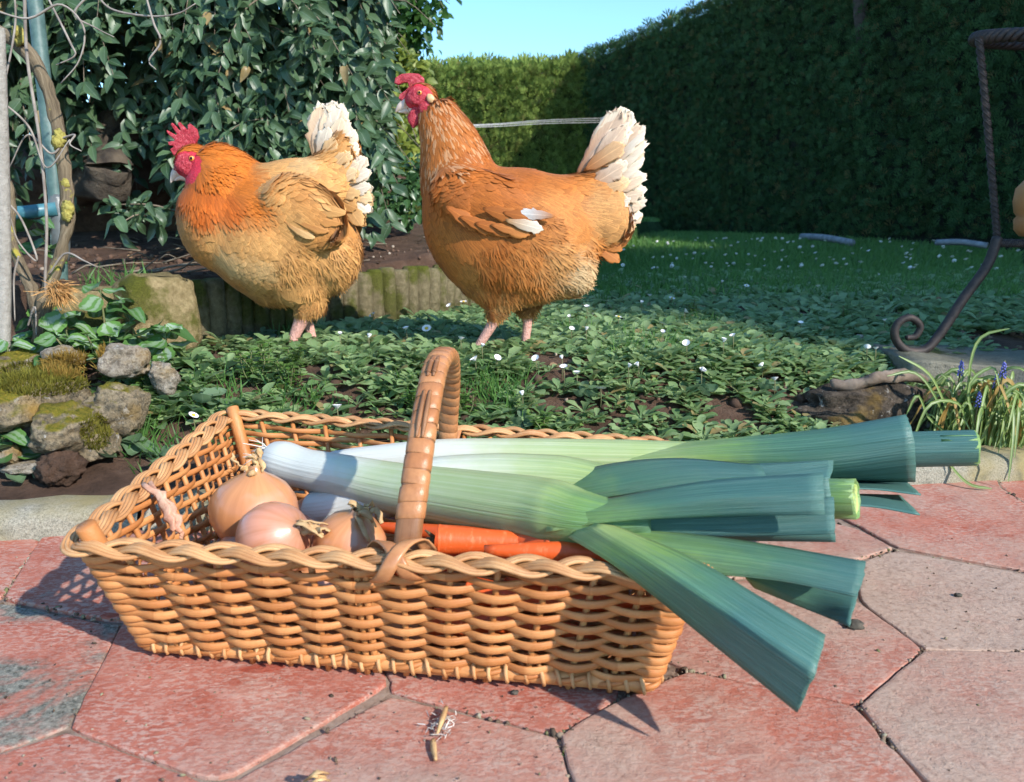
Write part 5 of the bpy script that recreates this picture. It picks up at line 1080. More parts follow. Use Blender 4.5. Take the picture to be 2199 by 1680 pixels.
# a few large rosettes in front, leaf by leaf
GCB = leaf_mat('rosette_leaf', (.085, .155, .075), (.18, .27, .145), .42, .25, (.20, .28, .17), .05, .45)
BR = grid_leaf([(0, .05), (.22, .075), (.42, .19), (.62, .30), (.80, .31), (.93, .20), (1.0, .05)], cup=.18, droop=.30, cols=5)
brl = [leaf_mesh(BR, GCB, 'leaf', .6, s) for s in range(4)]
for (u, v, L, k, lab) in ((255, 975, .050, 15, 'large pale green rosette at the kerb just left of the basket corner'), (430, 890, .046, 14, 'grey-green rosette behind the back left corner of the basket'), (70, 1035, .034, 10, 'low rosette at the kerb near the left edge'), (345, 1000, .036, 9, 'rosette half hidden by the left basket rim'), (560, 730, .034, 12, 'rosette beside the foot of the buff hen'), (960, 630, .052, 6, 'broad grey-green leaves at the foot of the log edging'), (1250, 860, .036, 13, 'bushy rosette right of the basket handle'), (1500, 850, .034, 13, 'rosette on the bare soil behind the leeks'), (1640, 850, .032, 12, 'rosette near the old stump behind the leeks'), (1120, 925, .034, 12, 'rosette pressed against the back rim of the basket')):
    p = pground(u, v); p[2] = gzs(p[0], p[1]) + .004; e = empty('leafy_rosette', p, label=lab, cat='plant', group='broad-leaved rosettes')
    for i in range(k):
        a = i * 2.4 + rg.normal(0, .2); el = R(12 + 45 * i / k + rg.normal(0, 6)); X = np.array([[math.cos(a) * math.cos(el), math.sin(a) * math.cos(el), math.sin(el)]]); Z = np.array([[-math.cos(a) * math.sin(el), -math.sin(a) * math.sin(el), math.cos(el)]]) + rg.normal(0, .15, (1, 3)); s_ = L * rg.uniform(.7, 1.1) * (1 - .3 * i / k)
        share('leaf', brl[i % 4], e, X[0] * .004, Matrix(basis(X, Z, np.array([1.0]))[0].tolist()), s_)
# bright green sprigs (spurge) and their leaves
SPG = leaf_mat('spurge_leaf', (.070, .155, .030), (.17, .30, .070), .5, .3, None); STEM = plain_mat('green_stem', (.10, .15, .05), (.16, .13, .06), .7, 40)
SPL = grid_leaf([(0, .05), (.4, .20), (.75, .24), (1.0, .05)], cup=.15, droop=.2, cols=3)
spots = [(250, 850, .085, 6, 'tall'), (330, 850, .055, 5, ''), (285, 905, .05, 5, ''), (225, 915, .045, 4, ''), (545, 830, .05, 5, ''), (620, 845, .05, 6, ''), (575, 800, .045, 4, ''), (640, 800, .04, 4, ''), (730, 690, .05, 5, ''), (455, 735, .035, 3, ''), (1000, 895, .04, 4, ''), (900, 890, .035, 4, ''), (1160, 945, .035, 4, ''), (145, 995, .03, 3, ''), (1490, 690, .05, 5, ''), (1820, 700, .045, 4, '')]
slabs = ['tall bright green spurge sprig in front of the mossy rocks', 'bright green spurge tuft right of the rocks', 'spurge tuft below the rocks, above the large rosette', 'spurge tuft touching the mossy side of the big rock', 'spurge sprig between the basket back and the buff hen', 'spurge tuft behind the back rim of the basket, left of the handle', 'spurge sprig on bare soil below the buff hen', 'spurge sprig beneath the buff hen, nearer the handle', 'yellow-green spurge sprig right of the buff hen foot', 'small spurge seedling in front of the stone block', 'spurge sprig behind the top of the handle', 'small spurge tuft left of the handle', 'yellow-green spurge seedling against the back rim', 'tiny spurge seedling by the dark soil clod', 'ragged sprig with yellowish tips among the daisies', 'small sprig at the shade edge before the iron scroll']
for (u, v, h, k, _), lab in zip(spots, slabs):
    p = pground(u, v); e = empty('spurge_plant', p, label=lab, cat='plant', group='spurge sprigs'); ms = MB(); LP, LX, LZ, LS = [], [], [], []
    for i in range(k):
        a = rg.uniform(0, 6.3); t = np.array([math.cos(a) * .35, math.sin(a) * .35, 1]) * h * rg.uniform(.7, 1.1); Q = spline([np.zeros(3), t * .5 + rg.normal(0, .004, 3), t], 9); ms.tube(Q, [.0012, .0008], 4, False)
        for j in range(2, 9):
            nl = 3 if j < 7 else 6
            for q in range(nl): b = rg.uniform(0, 6.3); LP.append(Q[j]); LX.append((math.cos(b), math.sin(b), .35)); LZ.append((rg.normal(0, .2), rg.normal(0, .2), 1)); LS.append(rg.uniform(.008, .014))
    ms.build('stem', STEM, e); V, F, A = scatter(*SPL, np.array(LP), basis(np.array(LX, float), np.array(LZ, float), np.array(LS))); obj('leaves', V, F, SPG, e, True, {'c': A}, kind='stuff')
# variegated dead-nettle by the trellis
NET = NM('dead_nettle_leaf', .4, .5); r_, g_, b_ = NET.sep(NET.attr().outputs[0])[:3]; ac = NET.math('ABSOLUTE', NET.math('SUBTRACT', b_, .5)); nn_ = NET.noise(NET.world(), 140, 3, .6)
zone = NET.ramp(NET.math('ADD', ac, NET.math('MULTIPLY', NET.math('SUBTRACT', nn_, .5), .35)), [(.05, 0), (.10, 1), (.26, 1), (.33, 0)]); f_ = NET.math('FRACT', NET.math('ADD', r_, NET.objrand())); cN = NET.mix(NET.math('MULTIPLY', zone, NET.math('MULTIPLY', f_, .85)), NET.mix(f_, (.05, .13, .035), (.13, .27, .06)), (.36, .44, .36)); NET.color(cN); NET.bump(nn_, .5, .002); NET.translucent(cN, .22)
NL = grid_leaf([(0, .06), (.1, .26), (.2, .31), (.3, .36), (.4, .35), (.5, .36), (.6, .31), (.7, .29), (.8, .21), (.9, .13), (1, .01)], cup=.12, droop=.3, cols=5, serr=.08); nlm = [leaf_mesh(NL, NET.m, 'leaf', .5, s) for s in range(4)]
for (u, v, Y, h, k, lab) in ((225, 690, 1.25, .105, 5, 'tallest silver-marked dead-nettle right of the vine'), (140, 690, 1.22, .07, 5, 'silver-leaved dead-nettle at the foot of the vine'), (300, 690, 1.28, .08, 4, 'dead-nettle sprig against the stone block'), (60, 640, 1.24, .06, 4, 'shaded dead-nettle left of the vine'), (170, 740, 1.18, .05, 4, 'dead-nettle behind the small rocks'), (130, 560, 1.42, .08, 3, 'dead-nettle sprig behind the vine stem'), (355, 735, 1.25, .05, 5, 'grey dead-nettle at the foot of the stone block'), (15, 740, 1.15, .045, 4, 'dark dead-nettle at the left post'), (10, 905, .97, .03, 3, 'round silver leaf plant at the left edge below the rock')):
    p = px(u, v, Y); p[2] = min(p[2], gzs(p[0], p[1]) + .02); e = empty('dead_nettle', p, label=lab, cat='plant', group='silver dead-nettles'); ms = MB(); t = np.array([rg.normal(0, .012), rg.normal(-.006, .01), h]); Q = spline([(0, 0, 0), t * .5, t], k + 2); ms.tube(Q, [.0022, .0014], 5, False); ms.build('stem', STEM, e)
    for j in range(1, k + 2):
        for sd in range(2):
            b = j * 1.571 + sd * 3.1416 + rg.normal(0, .3); X = np.array([[math.cos(b), math.sin(b), rg.uniform(-.15, .35)]]); Z = np.array([[rg.normal(0, .25), -.25, 1.]]); s_ = rg.uniform(.036, .052) * (1.1 - .5 * (j / (k + 2)) ** 3)
            share('leaf', nlm[(j + sd) % 4], e, Q[j] + X[0] * .004, Matrix(basis(X, Z, np.array([1.0]))[0].tolist()), s_)
# ---------------------------------------------------------------- daisies
PETAL = plain_mat('daisy_petal', (.78, .77, .76), (.84, .82, .82), .6, 90); DISC = plain_mat('daisy_disc', (.62, .42, .03), None, .8)
def daisy_mesh(opened):
    m = MB(); n = 18
    for i in range(n):
        a = 2 * math.pi * i / n; el = R(70 - 62 * opened); d = np.array([math.cos(a) * math.cos(el), math.sin(a) * math.cos(el), math.sin(el)]); sd = np.array([-math.sin(a), math.cos(a), 0]) * .0013; b = d * .001; m.add([b - sd * .5, b + sd * .5, d * .0052 + sd * 1.2, d * .0072 + sd * .4, d * .0072 - sd * .4, d * .0052 - sd * 1.2], [(0, 1, 2, 5), (5, 2, 3, 4)])
    return m.mesh('flower_head', PETAL)
dm = [daisy_mesh(.15), daisy_mesh(.45), daisy_mesh(.9)]; st_me = MB().tube([(0, 0, -.04), (.001, 0, -.015), (0, 0, .001)], .0008, 5).mesh('stem', STEM)
dd_me = MB().add(ICO2[0] * [.0026, .0026, .0015] + [0, 0, .0015], ICO2[1]).mesh('disc', DISC)
z4 = [(85, 502), (425, 340), (555, 465), (445, 470), (740, 525), (855, 565), (820, 640), (935, 630), (1150, 635), (1290, 630), (1300, 683), (1370, 712), (1075, 828), (1500, 792), (1650, 675), (1705, 670), (1835, 495), (1835, 440), (1965, 550), (1330, 405), (1425, 352), (1595, 402), (1340, 472), (1420, 475), (1765, 290), (1885, 300), (1955, 375), (2155, 215), (1785, 135), (1955, 190), (1620, 120), (1720, 330), (70, 900), (755, 320), (680, 345), (2165, 540), (2045, 700), (240, 515), (260, 390)]
z3 = [(430, 375), (570, 395), (40, 293), (970, 400), (670, 250), (495, 683), (875, 610), (1300, 755), (1250, 750), (660, 850), (315, 880), (730, 930), (220, 350), (965, 245), (1105, 290), (805, 292), (1315, 335), (150, 270)]
dz_ = [(696.5 + x * .3958, 522.4 + y * .3958) for x, y in z4] + [(1386.6 + x * .38, 464.3 + y * .38) for x, y in z3] + [(415, 893), (1680, 560), (1900, 690), (900, 1000)]
def dzone(u, v): return 'right of the hens' if u > 1300 else ('between the two hens' if u < 1000 and v < 720 else 'in front of the hens')
daisy_extreme = {}
for zn in ('right of the hens', 'between the two hens', 'in front of the hens'):
    ids = [i for i, q_ in enumerate(dz_) if dzone(*q_) == zn]
    for ax, sg, wd in ((0, 1, 'leftmost'), (0, -1, 'rightmost'), (1, -1, 'nearest'), (1, 1, 'farthest'), (0, 1, 'second from left'), (0, -1, 'second from right')):
        rest_ = [i for i in ids if i not in daisy_extreme]
        if rest_: daisy_extreme[min(rest_, key=lambda i: sg * dz_[i][ax])] = 'small white daisy, ' + wd + ' of those ' + zn.replace('in front of the hens', 'between the hens and the basket')
for i, (u, v) in enumerate(dz_):
    p = pground(u, v, .036); near = p[1] < 2.0
    zone = 'right of the hens' if u > 1300 else ('between the two hens' if u < 1000 and v < 720 else 'in front of the hens')
    ex = daisy_extreme.get(i)
    lab = ex or {'right of the hens': 'small white daisy in the leafy ground cover right of the hens', 'between the two hens': 'small white daisy in the leafy ground cover between the two hens', 'in front of the hens': 'small white daisy in the leafy ground cover between the hens and the basket'}[zone]
    if (u, v) == (415, 893): lab = 'half-open daisy in the grey-green rosette left behind the basket'
    e = empty('daisy', p, label=lab, cat='daisy', group='daisies ' + zone); s_ = rg.uniform(.95, 1.35); op = rg.choice(3, p=[.4, .4, .2])
    tilt = (rg.normal(0, .35), rg.normal(0, .35), rg.uniform(0, 6)); share('stem', st_me, e); share('flower_head', dm[op], e, rot=tilt, scale=s_)
    if op == 2: share('disc', dd_me, e, rot=tilt, scale=s_)
far_d = daisy_mesh(.6)
for i in range(110):
    u = rg.uniform(1320, 2199); v = 512 + 70 * rg.random() ** 1.3; p = pground(u, v, .035)
    if p[1] > 9: continue
    share('daisy', far_d, None, p, (rg.normal(0, .3) - .6, rg.normal(0, .3), 0), rg.uniform(1.1, 1.9), label='tiny white daisy far out on the shaded lawn', cat='daisy', group='daisies far out on the lawn')
# ---------------------------------------------------------------- lawn grass
GRASS = leaf_mat('grass_blade', (.065, .16, .034), (.14, .29, .066), .5, .3, None)
BL = (np.array([(0, -.045, 0), (0, .045, 0), (.5, .035, .0), (.5, -.035, .0), (1, 0, -.12)]), np.array([(0, 1, 2), (0, 2, 3), (3, 2, 4)]), np.array([(0, .3), (0, .7), (.5, .7), (.5, .3), (1, .5)]))
n = 90000; yy = 2.2 + 7.6 * rg.random(n) ** 1.5; xx = rg.uniform(-1, 1, n); xx = np.where(True, (xx * .5 + .42) * yy * .68 + .05, xx); kp = (xx > -.25 - .0 * yy) & (xx < 2.93 + .37 * (4.6 - (yy - 4.5) - .1) - .0); hx = .93 + .37 * (10 - yy); kp = (xx > -.2) & (xx < hx - .02) & ((yy > 3.0) | (rg.random(n) < (yy - 2.2) / .8)); xx, yy = xx[kp], yy[kp]; n = len(xx)
a = rg.uniform(0, 6.3, n); el = rg.uniform(.7, 1.4, n); X = np.c_[np.cos(a) * np.cos(el), np.sin(a) * np.cos(el), np.sin(el)]
V, F, A = scatter(*BL, np.c_[xx, yy, gz0(xx, yy) - .003], basis(X, np.c_[rg.normal(0, 1, (n, 2)), np.zeros(n)], np.c_[rg.uniform(.03, .06, n), rg.uniform(.05, .09, n), np.full(n, .05)]))
obj('lawn_grass', V, F, GRASS, None, False, {'c': A}, kind='stuff', label='short green lawn grass in the shade of the hedge', cat='grass')
n = 1500; c0 = np.array([pground(*q)[:2] for q in ((1450, 760), (1400, 740), (1050, 860), (640, 870), (1500, 700), (930, 870), (1080, 840), (1350, 760), (470, 860), (330, 960), (1250, 720), (640, 720), (245, 690), (300, 690))]); ci = rg.integers(0, len(c0), n); xy = c0[ci] + rg.normal(0, .028, (n, 2)); g_ok = (xy[:, 1] > KERB_Y(xy[:, 0]) + .02); xy = xy[g_ok]; n = len(xy)
a = rg.uniform(0, 6.3, n); el = rg.uniform(.6, 1.4, n); X = np.c_[np.cos(a) * np.cos(el), np.sin(a) * np.cos(el), np.sin(el)]
V, F, A = scatter(*BL, np.c_[xy, gz(xy[:, 0], xy[:, 1]) - .002], basis(X, np.c_[rg.normal(0, 1, (n, 2)), np.zeros(n)], np.c_[rg.uniform(.02, .05, n), rg.uniform(.022, .034, n), np.full(n, .03)])); obj('grass_tufts', V, F, GRASS, None, False, {'c': A}, kind='stuff', label='fine grass tufts among the daisy rosettes', cat='grass')
# ---------------------------------------------------------------- ivy, low shrub and tree behind
IVY = leaf_mat('ivy_leaf', (.10, .15, .025), (.30, .34, .06), .45, .3, (.3, .34, .1), .06); PERI = leaf_mat('periwinkle_leaf', (.025, .075, .022), (.075, .16, .05), .35, .2, (.12, .2, .09), .06); TREE = leaf_mat('tree_leaf', (.030, .085, .020), (.085, .19, .040), .4, .4)
OV = grid_leaf([(0, .05), (.25, .30), (.55, .34), (.85, .16), (1, .02)], cup=.18, droop=.2, cols=3)
def leafball(name, cens, n, size, mat, label, cat, stem_pts=None, frontal=.2):
    c0 = np.array(cens[0][0]); root = empty(name, (c0[0], c0[1], min(c[0][2] - c[1][2] for c in cens)), label=label, cat=cat); ro = np.array(root.location); w_ = np.array([np.prod(c[1]) ** .67 for c in cens]); ci = rg.choice(len(cens), n, p=w_ / w_.sum())
    d = rg.normal(0, 1, (n, 3)); d[:, 1] = np.where(rg.random(n) < frontal, d[:, 1], -np.abs(d[:, 1])); d /= np.linalg.norm(d, axis=1)[:, None]; rad = rg.uniform(.55, 1.08, n)[:, None]; P = np.array([c[0] for c in cens])[ci] + np.array([c[1] for c in cens])[ci] * d * rad
    P += .05 * np.c_[vnoise(P, 7, 2), vnoise(P + 3, 7, 2), vnoise(P + 6, 7, 2)] * min(1, size * 25)
    V, F, A = scatter(*OV, P - ro, basis(d * .5 + rg.normal(0, .6, (n, 3)) + [0, 0, -.2], d * .5 + [0, -.3, .6] + rg.normal(0, .4, (n, 3)), size * rg.uniform(.6, 1.25, n))); obj('crown' if cat == 'tree' else 'foliage', V, F, mat, root, True, {'c': A}, kind='stuff')
    m = MB()
    for pts, r in (stem_pts or []): m.tube(spline([np.array(p) for p in pts], 10) - ro, r, 8)
    if stem_pts: m.build('trunk' if cat == 'tree' else 'stem', DARKWOOD, root)
    return root
q = lambda u, v, Y: tuple(px(u, v, Y))
leafball('ivy_shrub', [(q(800, 250, 3.3), (.10, .12, .26)), (q(850, 330, 3.2), (.13, .12, .16)), (q(790, 380, 3.1), (.16, .12, .12)), (q(880, 210, 3.4), (.08, .1, .2)), (q(860, 160, 3.5), (.10, .1, .10))], 1500, .042, IVY, 'yellow-green sunlit ivy behind the two hens at the foot of the far hedge', 'ivy', [([q(830, 470, 3.2), q(815, 330, 3.25), q(850, 180, 3.4)], [.012, .008])])
leafball('periwinkle_clump', [(q(840, 400, 2.35), (.10, .10, .055)), (q(870, 380, 2.4), (.08, .10, .06)), (q(820, 440, 2.3), (.06, .08, .05)), (q(880, 440, 2.35), (.06, .08, .06))], 650, .026, PERI, 'dark green periwinkle clump on the raised bed between the hens', 'plant', [([q(850, 470, 2.35), q(850, 400, 2.35)], [.004, .002])])
tc = [(q(840, 20, 5.0), (.22, .25, .20)), (q(890, 30, 5.0), (.17, .22, .16)), (q(850, 85, 5.0), (.17, .2, .12)), (q(900, 75, 5.0), (.10, .15, .12)), (q(800, -40, 5.0), (.4, .3, .3)), (q(890, -60, 5.0), (.25, .3, .25)), (q(925, 25, 5.0), (.08, .1, .09))]
leafball('garden_tree', tc, 1500, .055, TREE, 'small leafy tree above the far hedge, sky showing through its crown', 'tree', [([(-.85, 5.05, .25), (-.80, 5.05, 1.0), q(850, 60, 5.05), q(860, -60, 5.05)], [.05, .045, .03, .012]), ([(-.80, 5.05, 1.2), q(800, 60, 5.0), q(770, -40, 5.0)], [.025, .02, .01]), ([(-.79, 5.05, 1.3), q(890, 60, 5.0), q(920, 10, 5.0)], [.018, .012, .005])], .6)
leafball('background_shrub', [((-1.9, 4.6, .8), (.9, .5, .9)), ((-1.1, 4.9, .55), (.5, .4, .6)), ((-2.6, 3.6, .9), (.7, .6, .9))], 3800, .06, PERI, 'dark evergreen mass behind the glossy shrub at the far left', 'shrub', [([(-1.9, 4.7, .2), (-1.9, 4.7, .9)], [.05, .03])])
# ---------------------------------------------------------------- trellis, vine
PIPE = NM('green_pipe', .5, .5); pn = PIPE.noise(PIPE.world(), 45, 6, .65); PIPE.color(PIPE.ramp(pn, [(.3, (.04, .085, .08)), (.55, (.085, .15, .138)), (.75, (.18, .22, .20))])); PIPE.bump(pn, .2, .001)
WRAP = plain_mat('grey_tape', (.06, .068, .07), (.15, .165, .165), .35, 30, .4, 60); BPIPE = plain_mat('blue_pipe', (.03, .13, .17), (.07, .20, .24), .4, 30); PALE_P = mossy('pale_post', (.26, .24, .21), (.42, .39, .35), (.30, .27, .08), 9, .66)
tr = empty('trellis_frame', px(132, 580, 1.42), label='weathered blue-green metal pipe trellis frame behind the vine', cat='trellis'); to = np.array(tr.location)
m = MB(); m.tube(spline([px(62, -120, 1.46), px(90, 140, 1.45), px(118, 400, 1.43), px(128, 560, 1.42), px(130, 620, 1.42)], 20) - to, .0125, 14); m.build('upright_pipe', PIPE.m, tr)
m = MB(); P = spline([px(122, 420, 1.43), px(128, 480, 1.425), px(131, 560, 1.42)], 14) - to; m.tube(P, [.0138, .0155, .0145, .0158, .0142], 14); m.build('tape_wrap', WRAP, tr)
m = MB(); m.tube([px(-60, 465, 1.38) - to, px(60, 456, 1.40) - to, px(122, 449, 1.415) - to], .0118, 14); m.build('cross_pipe', BPIPE, tr)
m = MB(); P = spline([px(6, 800, 1.16), px(8, 600, 1.17), px(4, 350, 1.18), px(-6, 60, 1.19)], 20); m.tube(P, .0098, 12); m.build('pale_post', PALE_P, label='pale lichen-spotted post at the left edge of the garden', cat='post')
def bark_mat():
    M = NM('vine_bark', .95, .15); r, g, b = M.sep(M.attr().outputs[0])[:3]; st = M.n('ShaderNodeCombineXYZ', i_0=M.math('MULTIPLY', g, 9.0), i_1=M.math('MULTIPLY', b, 14.0)); n = M.noise(st.outputs[0], 1, 6, .7)
    c = M.ramp(n, [(.3, (.06, .045, .03)), (.55, (.20, .155, .10)), (.75, (.33, .27, .19))]); ly = M.ramp(M.noise(M.world(), 26, 5, .6), [(.62, 0), (.68, 1)]); c = M.mix(ly, c, (.36, .31, .06)); M.color(c); M.bump(n, .9, .004); return M.m
VB = bark_mat(); TEND = plain_mat('tendril', (.16, .13, .11), (.34, .30, .26), .8, 40); LICH = plain_mat('lichen', (.24, .20, .04), (.40, .35, .09), .95, 200, .8, 300)
vine = empty('climbing_vine', px(85, 735, 1.21), label='leafless woody climbing vine with yellow lichen and curling tendrils at the left', cat='vine'); vo = np.array(vine.location)
def stem(pts, r, mat, name, n=40, k=9, wob=.0):
    P = spline([px(*p) for p in pts], n) - vo; V, F, A = tube(P, r, k); 
    if wob: V = V + wob * np.c_[vnoise(V, 60, 3), vnoise(V + 4, 60, 3), vnoise(V + 8, 60, 3)]
    obj(name, V, F, mat, vine, True, {'c': A})
stem([(-30, 55, 1.30), (40, 95, 1.29), (85, 150, 1.28), (112, 225, 1.27), (130, 300, 1.26), (140, 380, 1.25), (146, 460, 1.24), (140, 510, 1.235), (125, 560, 1.23), (105, 620, 1.22), (95, 660, 1.215), (84, 735, 1.21)], [.011, .011, .010, .0095, .010, .0095, .0085, .010, .012, .010], VB, 'main_stem', 60, 12, .003)
stem([(-10, 320, 1.30), (25, 420, 1.29), (20, 500, 1.27), (48, 580, 1.25), (75, 640, 1.23), (88, 720, 1.21)], [.005, .007, .009, .010, .011], VB, 'side_stem', 40, 10, .003)
thin = [[(52, -40, 1.25), (58, 120, 1.24), (85, 300, 1.23), (100, 470, 1.22), (97, 600, 1.21), (100, 650, 1.21)], [(-20, 20, 1.2), (60, 40, 1.2), (130, 10, 1.2), (180, 60, 1.2), (170, 130, 1.2), (130, 180, 1.2)], [(200, -20, 1.22), (240, 20, 1.22), (320, 35, 1.21), (380, 30, 1.2), (420, 8, 1.2)], [(310, -20, 1.2), (330, 50, 1.2), (345, 90, 1.2), (320, 130, 1.2), (335, 150, 1.2)], [(30, -30, 1.26), (32, 60, 1.26), (5, 200, 1.25), (-20, 300, 1.25)], [(-20, 200, 1.22), (60, 270, 1.22), (100, 360, 1.22), (150, 300, 1.22)], [(0, 420, 1.2), (45, 470, 1.2), (80, 560, 1.2), (40, 520, 1.2), (20, 460, 1.2)], [(125, 300, 1.25), (160, 290, 1.24), (150, 310, 1.23), (175, 325, 1.23)], [(140, 300, 1.25), (110, 330, 1.24), (60, 290, 1.24), (20, 360, 1.24)], [(105, 590, 1.2), (140, 545, 1.2), (180, 560, 1.19), (210, 575, 1.19)], [(40, 550, 1.2), (30, 600, 1.2), (32, 690, 1.19)], [(200, -20, 1.24), (160, 30, 1.24), (205, 60, 1.24), (245, 80, 1.24)], [(95, -20, 1.27), (150, 90, 1.26), (160, 120, 1.26), (120, 140, 1.26)], [(60, 700, 1.2), (75, 660, 1.2), (78, 720, 1.19)]]
for i, t in enumerate(thin): stem(t, [.0015, .0017, .0013, .0008] if i else [.0026, .0024, .0022], TEND, 'tendril', 30, 6)
V0, F0 = ICO3
for (u, v, Y, r) in ((42, 78, 1.275, .012), (36, 68, 1.27, .008), (128, 298, 1.25, .0115), (122, 306, 1.245, .009), (146, 448, 1.228, .011), (143, 462, 1.225, .009), (140, 395, 1.24, .007)):
    W = V0 * r * (1 + .45 * vnoise(V0 * 3 + u, 1.0, 4))[:, None] * [.85, .6, 1.1]; o = obj('lichen_patch', W, F0, LICH, vine); o.location = px(u, v, Y) - vo
# tuft of buff down caught on the vine
p = px(118, 618, 1.17); n = 420; dirs = np.c_[rg.normal(.5, .45, n), rg.normal(-.2, .35, n), rg.normal(-.55, .35, n)]; V, F, A = scatter(*FT['hackle'], rg.normal(0, .004, (n, 3)), basis(dirs, rg.normal(0, 1, (n, 3)), np.c_[rg.uniform(.018, .036, n), np.full(n, .006), np.full(n, .03)]))
o = obj('feather_tuft', V, F, FEA, None, True, {'c': A, 'col': np.tile(np.array([[.60, .33, .12]]), (len(V), 1))}, label='small tuft of buff hen down caught on the vine', cat='feather'); o.location = p
# ---------------------------------------------------------------- rocks
def rock_mat(name, a, b, dark, moss_on):
    M = NM(name, .92, .2); v = M.world(); n = M.noise(v, 22, 8, .7); n2 = M.noise(v, 130, 6, .75)
    c = M.ramp(n, [(.35, a), (.6, b)]); c = M.mix(M.ramp(n2, [(.45, 0), (.6, .8)]), c, dark); wl = M.ramp(M.noise(v, 40, 5, .7), [(.60, 0), (.66, .8)]); c = M.mix(wl, c, (.55, .52, .47))
    oc = M.ramp(M.noise(v, 12, 4), [(.55, 0), (.68, .8)]); c = M.mix(oc, c, (.36, .22, .05))
    up = M.n('ShaderNodeSeparateXYZ', i_0=M.n('ShaderNodeNewGeometry').outputs['Normal']).outputs[2]; mm = M.ramp(M.math('ADD', M.math('MULTIPLY', up, moss_on), M.noise(v, 15, 6, .65)), [(.80, 0), (.93, 1)]); mc = M.ramp(M.noise(v, 190, 4, .7), [(.3, (.07, .075, .008)), (.5, (.19, .17, .02)), (.72, (.30, .20, .03))]); c = M.mix(mm, c, mc)
    M.color(c); M.bump(n2, .8, .006, M.bump(n, .9, .02)); return M.m
RK1 = rock_mat('rock_mossy', (.19, .145, .085), (.40, .32, .21), (.09, .08, .06), .50); RK2 = rock_mat('rock_pale', (.32, .26, .19), (.50, .44, .36), (.14, .11, .08), .05)
def rock(u, v, Y, r, mat, label, seed, rot=0.0, amp=.32, name='rock'):
    V, F = ICO4; d = V.copy(); s = 1 + amp * vnoise(d + seed * 7.3, .9, 4) + amp * .4 * vnoise(d + seed, 2.6, 4) + .05 * vnoise(d + seed, 9, 3); pitv = vnoise(d + seed * 3.1, 3.2, 2); s -= .28 * np.clip(pitv - .28, 0, 1)
    W = np.sign(d) * np.abs(d) ** .8 * s[:, None] * np.array(r) * .80 * [1, 1, .86]; o = obj(name, W, F, mat, label=label, cat='rock', group='rocks at the corner of the bed'); o.location = Vector(px(u, v, Y)) - Vector((0, 0, .008)); o.rotation_euler = (0, rot, seed); return o
rock(60, 850, 1.02, (.10, .06, .050), RK1, 'largest mossy rock at the left edge with a rough grey front', 1.1)
rock(130, 905, .985, (.062, .045, .042), RK1, 'pitted grey overhanging rock knob above the dark hollow', 2.0, .15)
rock(272, 765, 1.13, (.042, .035, .033), RK2, 'pale flint-like rock with a dark hole, perched beside the mossy rocks', 3.2)
rock(352, 800, 1.12, (.022, .024, .036), RK2, 'narrow brown and white pointed stone right of the pale rock', 4.6, .5)
rock(135, 760, 1.14, (.045, .03, .024), RK2, 'flat pale stone behind the moss under the dead-nettles', 5.4)
rock(250, 870, 1.04, (.045, .04, .05), RK1, 'ochre mossy rock behind the tall spurge sprig', 6.2)
rock(45, 770, 1.16, (.06, .04, .03), RK1, 'low grey stone at the foot of the left post', 7.7)
rock(20, 965, .965, (.022, .016, .018), RK2, 'small tan broken stone in the hollow at the left edge', 8.3, .3)
rock(60, 990, .955, (.035, .016, .010), RK2, 'flat reddish stone chip in the hollow below the big rock', 9.5, .1)
rock(205, 940, 1.0, (.032, .03, .03), RK1, 'yellow mossy rock foot right of the grey knob', 10.4)
W = ICO4[0] * (1 + .25 * vnoise(ICO4[0], 2.2, 4) + .16 * vnoise(ICO4[0], 7, 3))[:, None] * [.028, .022, .022]; o = obj('soil_clod', W, ICO4[1], SOIL, label='dark crumbly soil clod below the rocks at the kerb', cat='soil'); o.location = px(130, 1005, .945)
# moss cushions with upright shoots
MOSS = leaf_mat('moss_shoot', (.10, .105, .012), (.28, .25, .03), .8, .3, None, tcol=(.5, .4, .05)); MOSS2 = leaf_mat('moss_rust', (.22, .13, .02), (.40, .26, .05), .8, .2, None)
rk_objs = [o for o in col.objects if o.name.startswith('rock')]
dgm = bpy.context.evaluated_depsgraph_get()
def moss(name, u0, v0, ru, rv, n, mat, L, label, Y0):
    P = []
    for _ in range(n * 3):
        a, r_ = rg.uniform(0, 6.3), math.sqrt(rg.random()); u, v = u0 + ru * r_ * math.cos(a), v0 + rv * r_ * math.sin(a); x = (u - 1099.5) / FPX; y = (840 - v) / FPX; d = Vector((x, _c + y * _s, -_s + y * _c)).normalized()
        hit, loc, nrm, _, ob, _ = scene.ray_cast(dgm, Vector((0, 0, CAM_H)) + d * .86, d)
        if hit and ob.name.startswith('rock'): P.append((loc, nrm))
        if len(P) >= n: break
    if not P: return
    p = np.array([q_[0][:] for q_ in P]); N = np.array([q_[1][:] for q_ in P]); c = p.mean(0); k = len(p)
    V, F, A = scatter(*BL, p - c, basis(N * .5 + [0, -.1, .7] + rg.normal(0, .28, (k, 3)), rg.normal(0, 1, (k, 3)), np.c_[rg.uniform(.6, 1.2, k) * L, rg.uniform(.010, .016, k), np.full(k, .01)])); o = obj(name, V, F, mat, None, False, {'c': A}, kind='stuff', label=label, cat='moss'); o.location = c
bpy.context.view_layer.update(); dgm = bpy.context.evaluated_depsgraph_get()
moss('moss', 90, 815, 110, 38, 2600, MOSS, .010, 'yellow-green moss carpet on top of the largest rock', 1.0)
moss('moss', 150, 790, 60, 26, 1200, MOSS2, .015, 'rust-tipped moss shoots behind the yellow moss carpet', 1.0)
moss('moss', 205, 930, 34, 40, 900, MOSS, .009, 'olive moss on the side of the rock above the large rosette', 1.0)
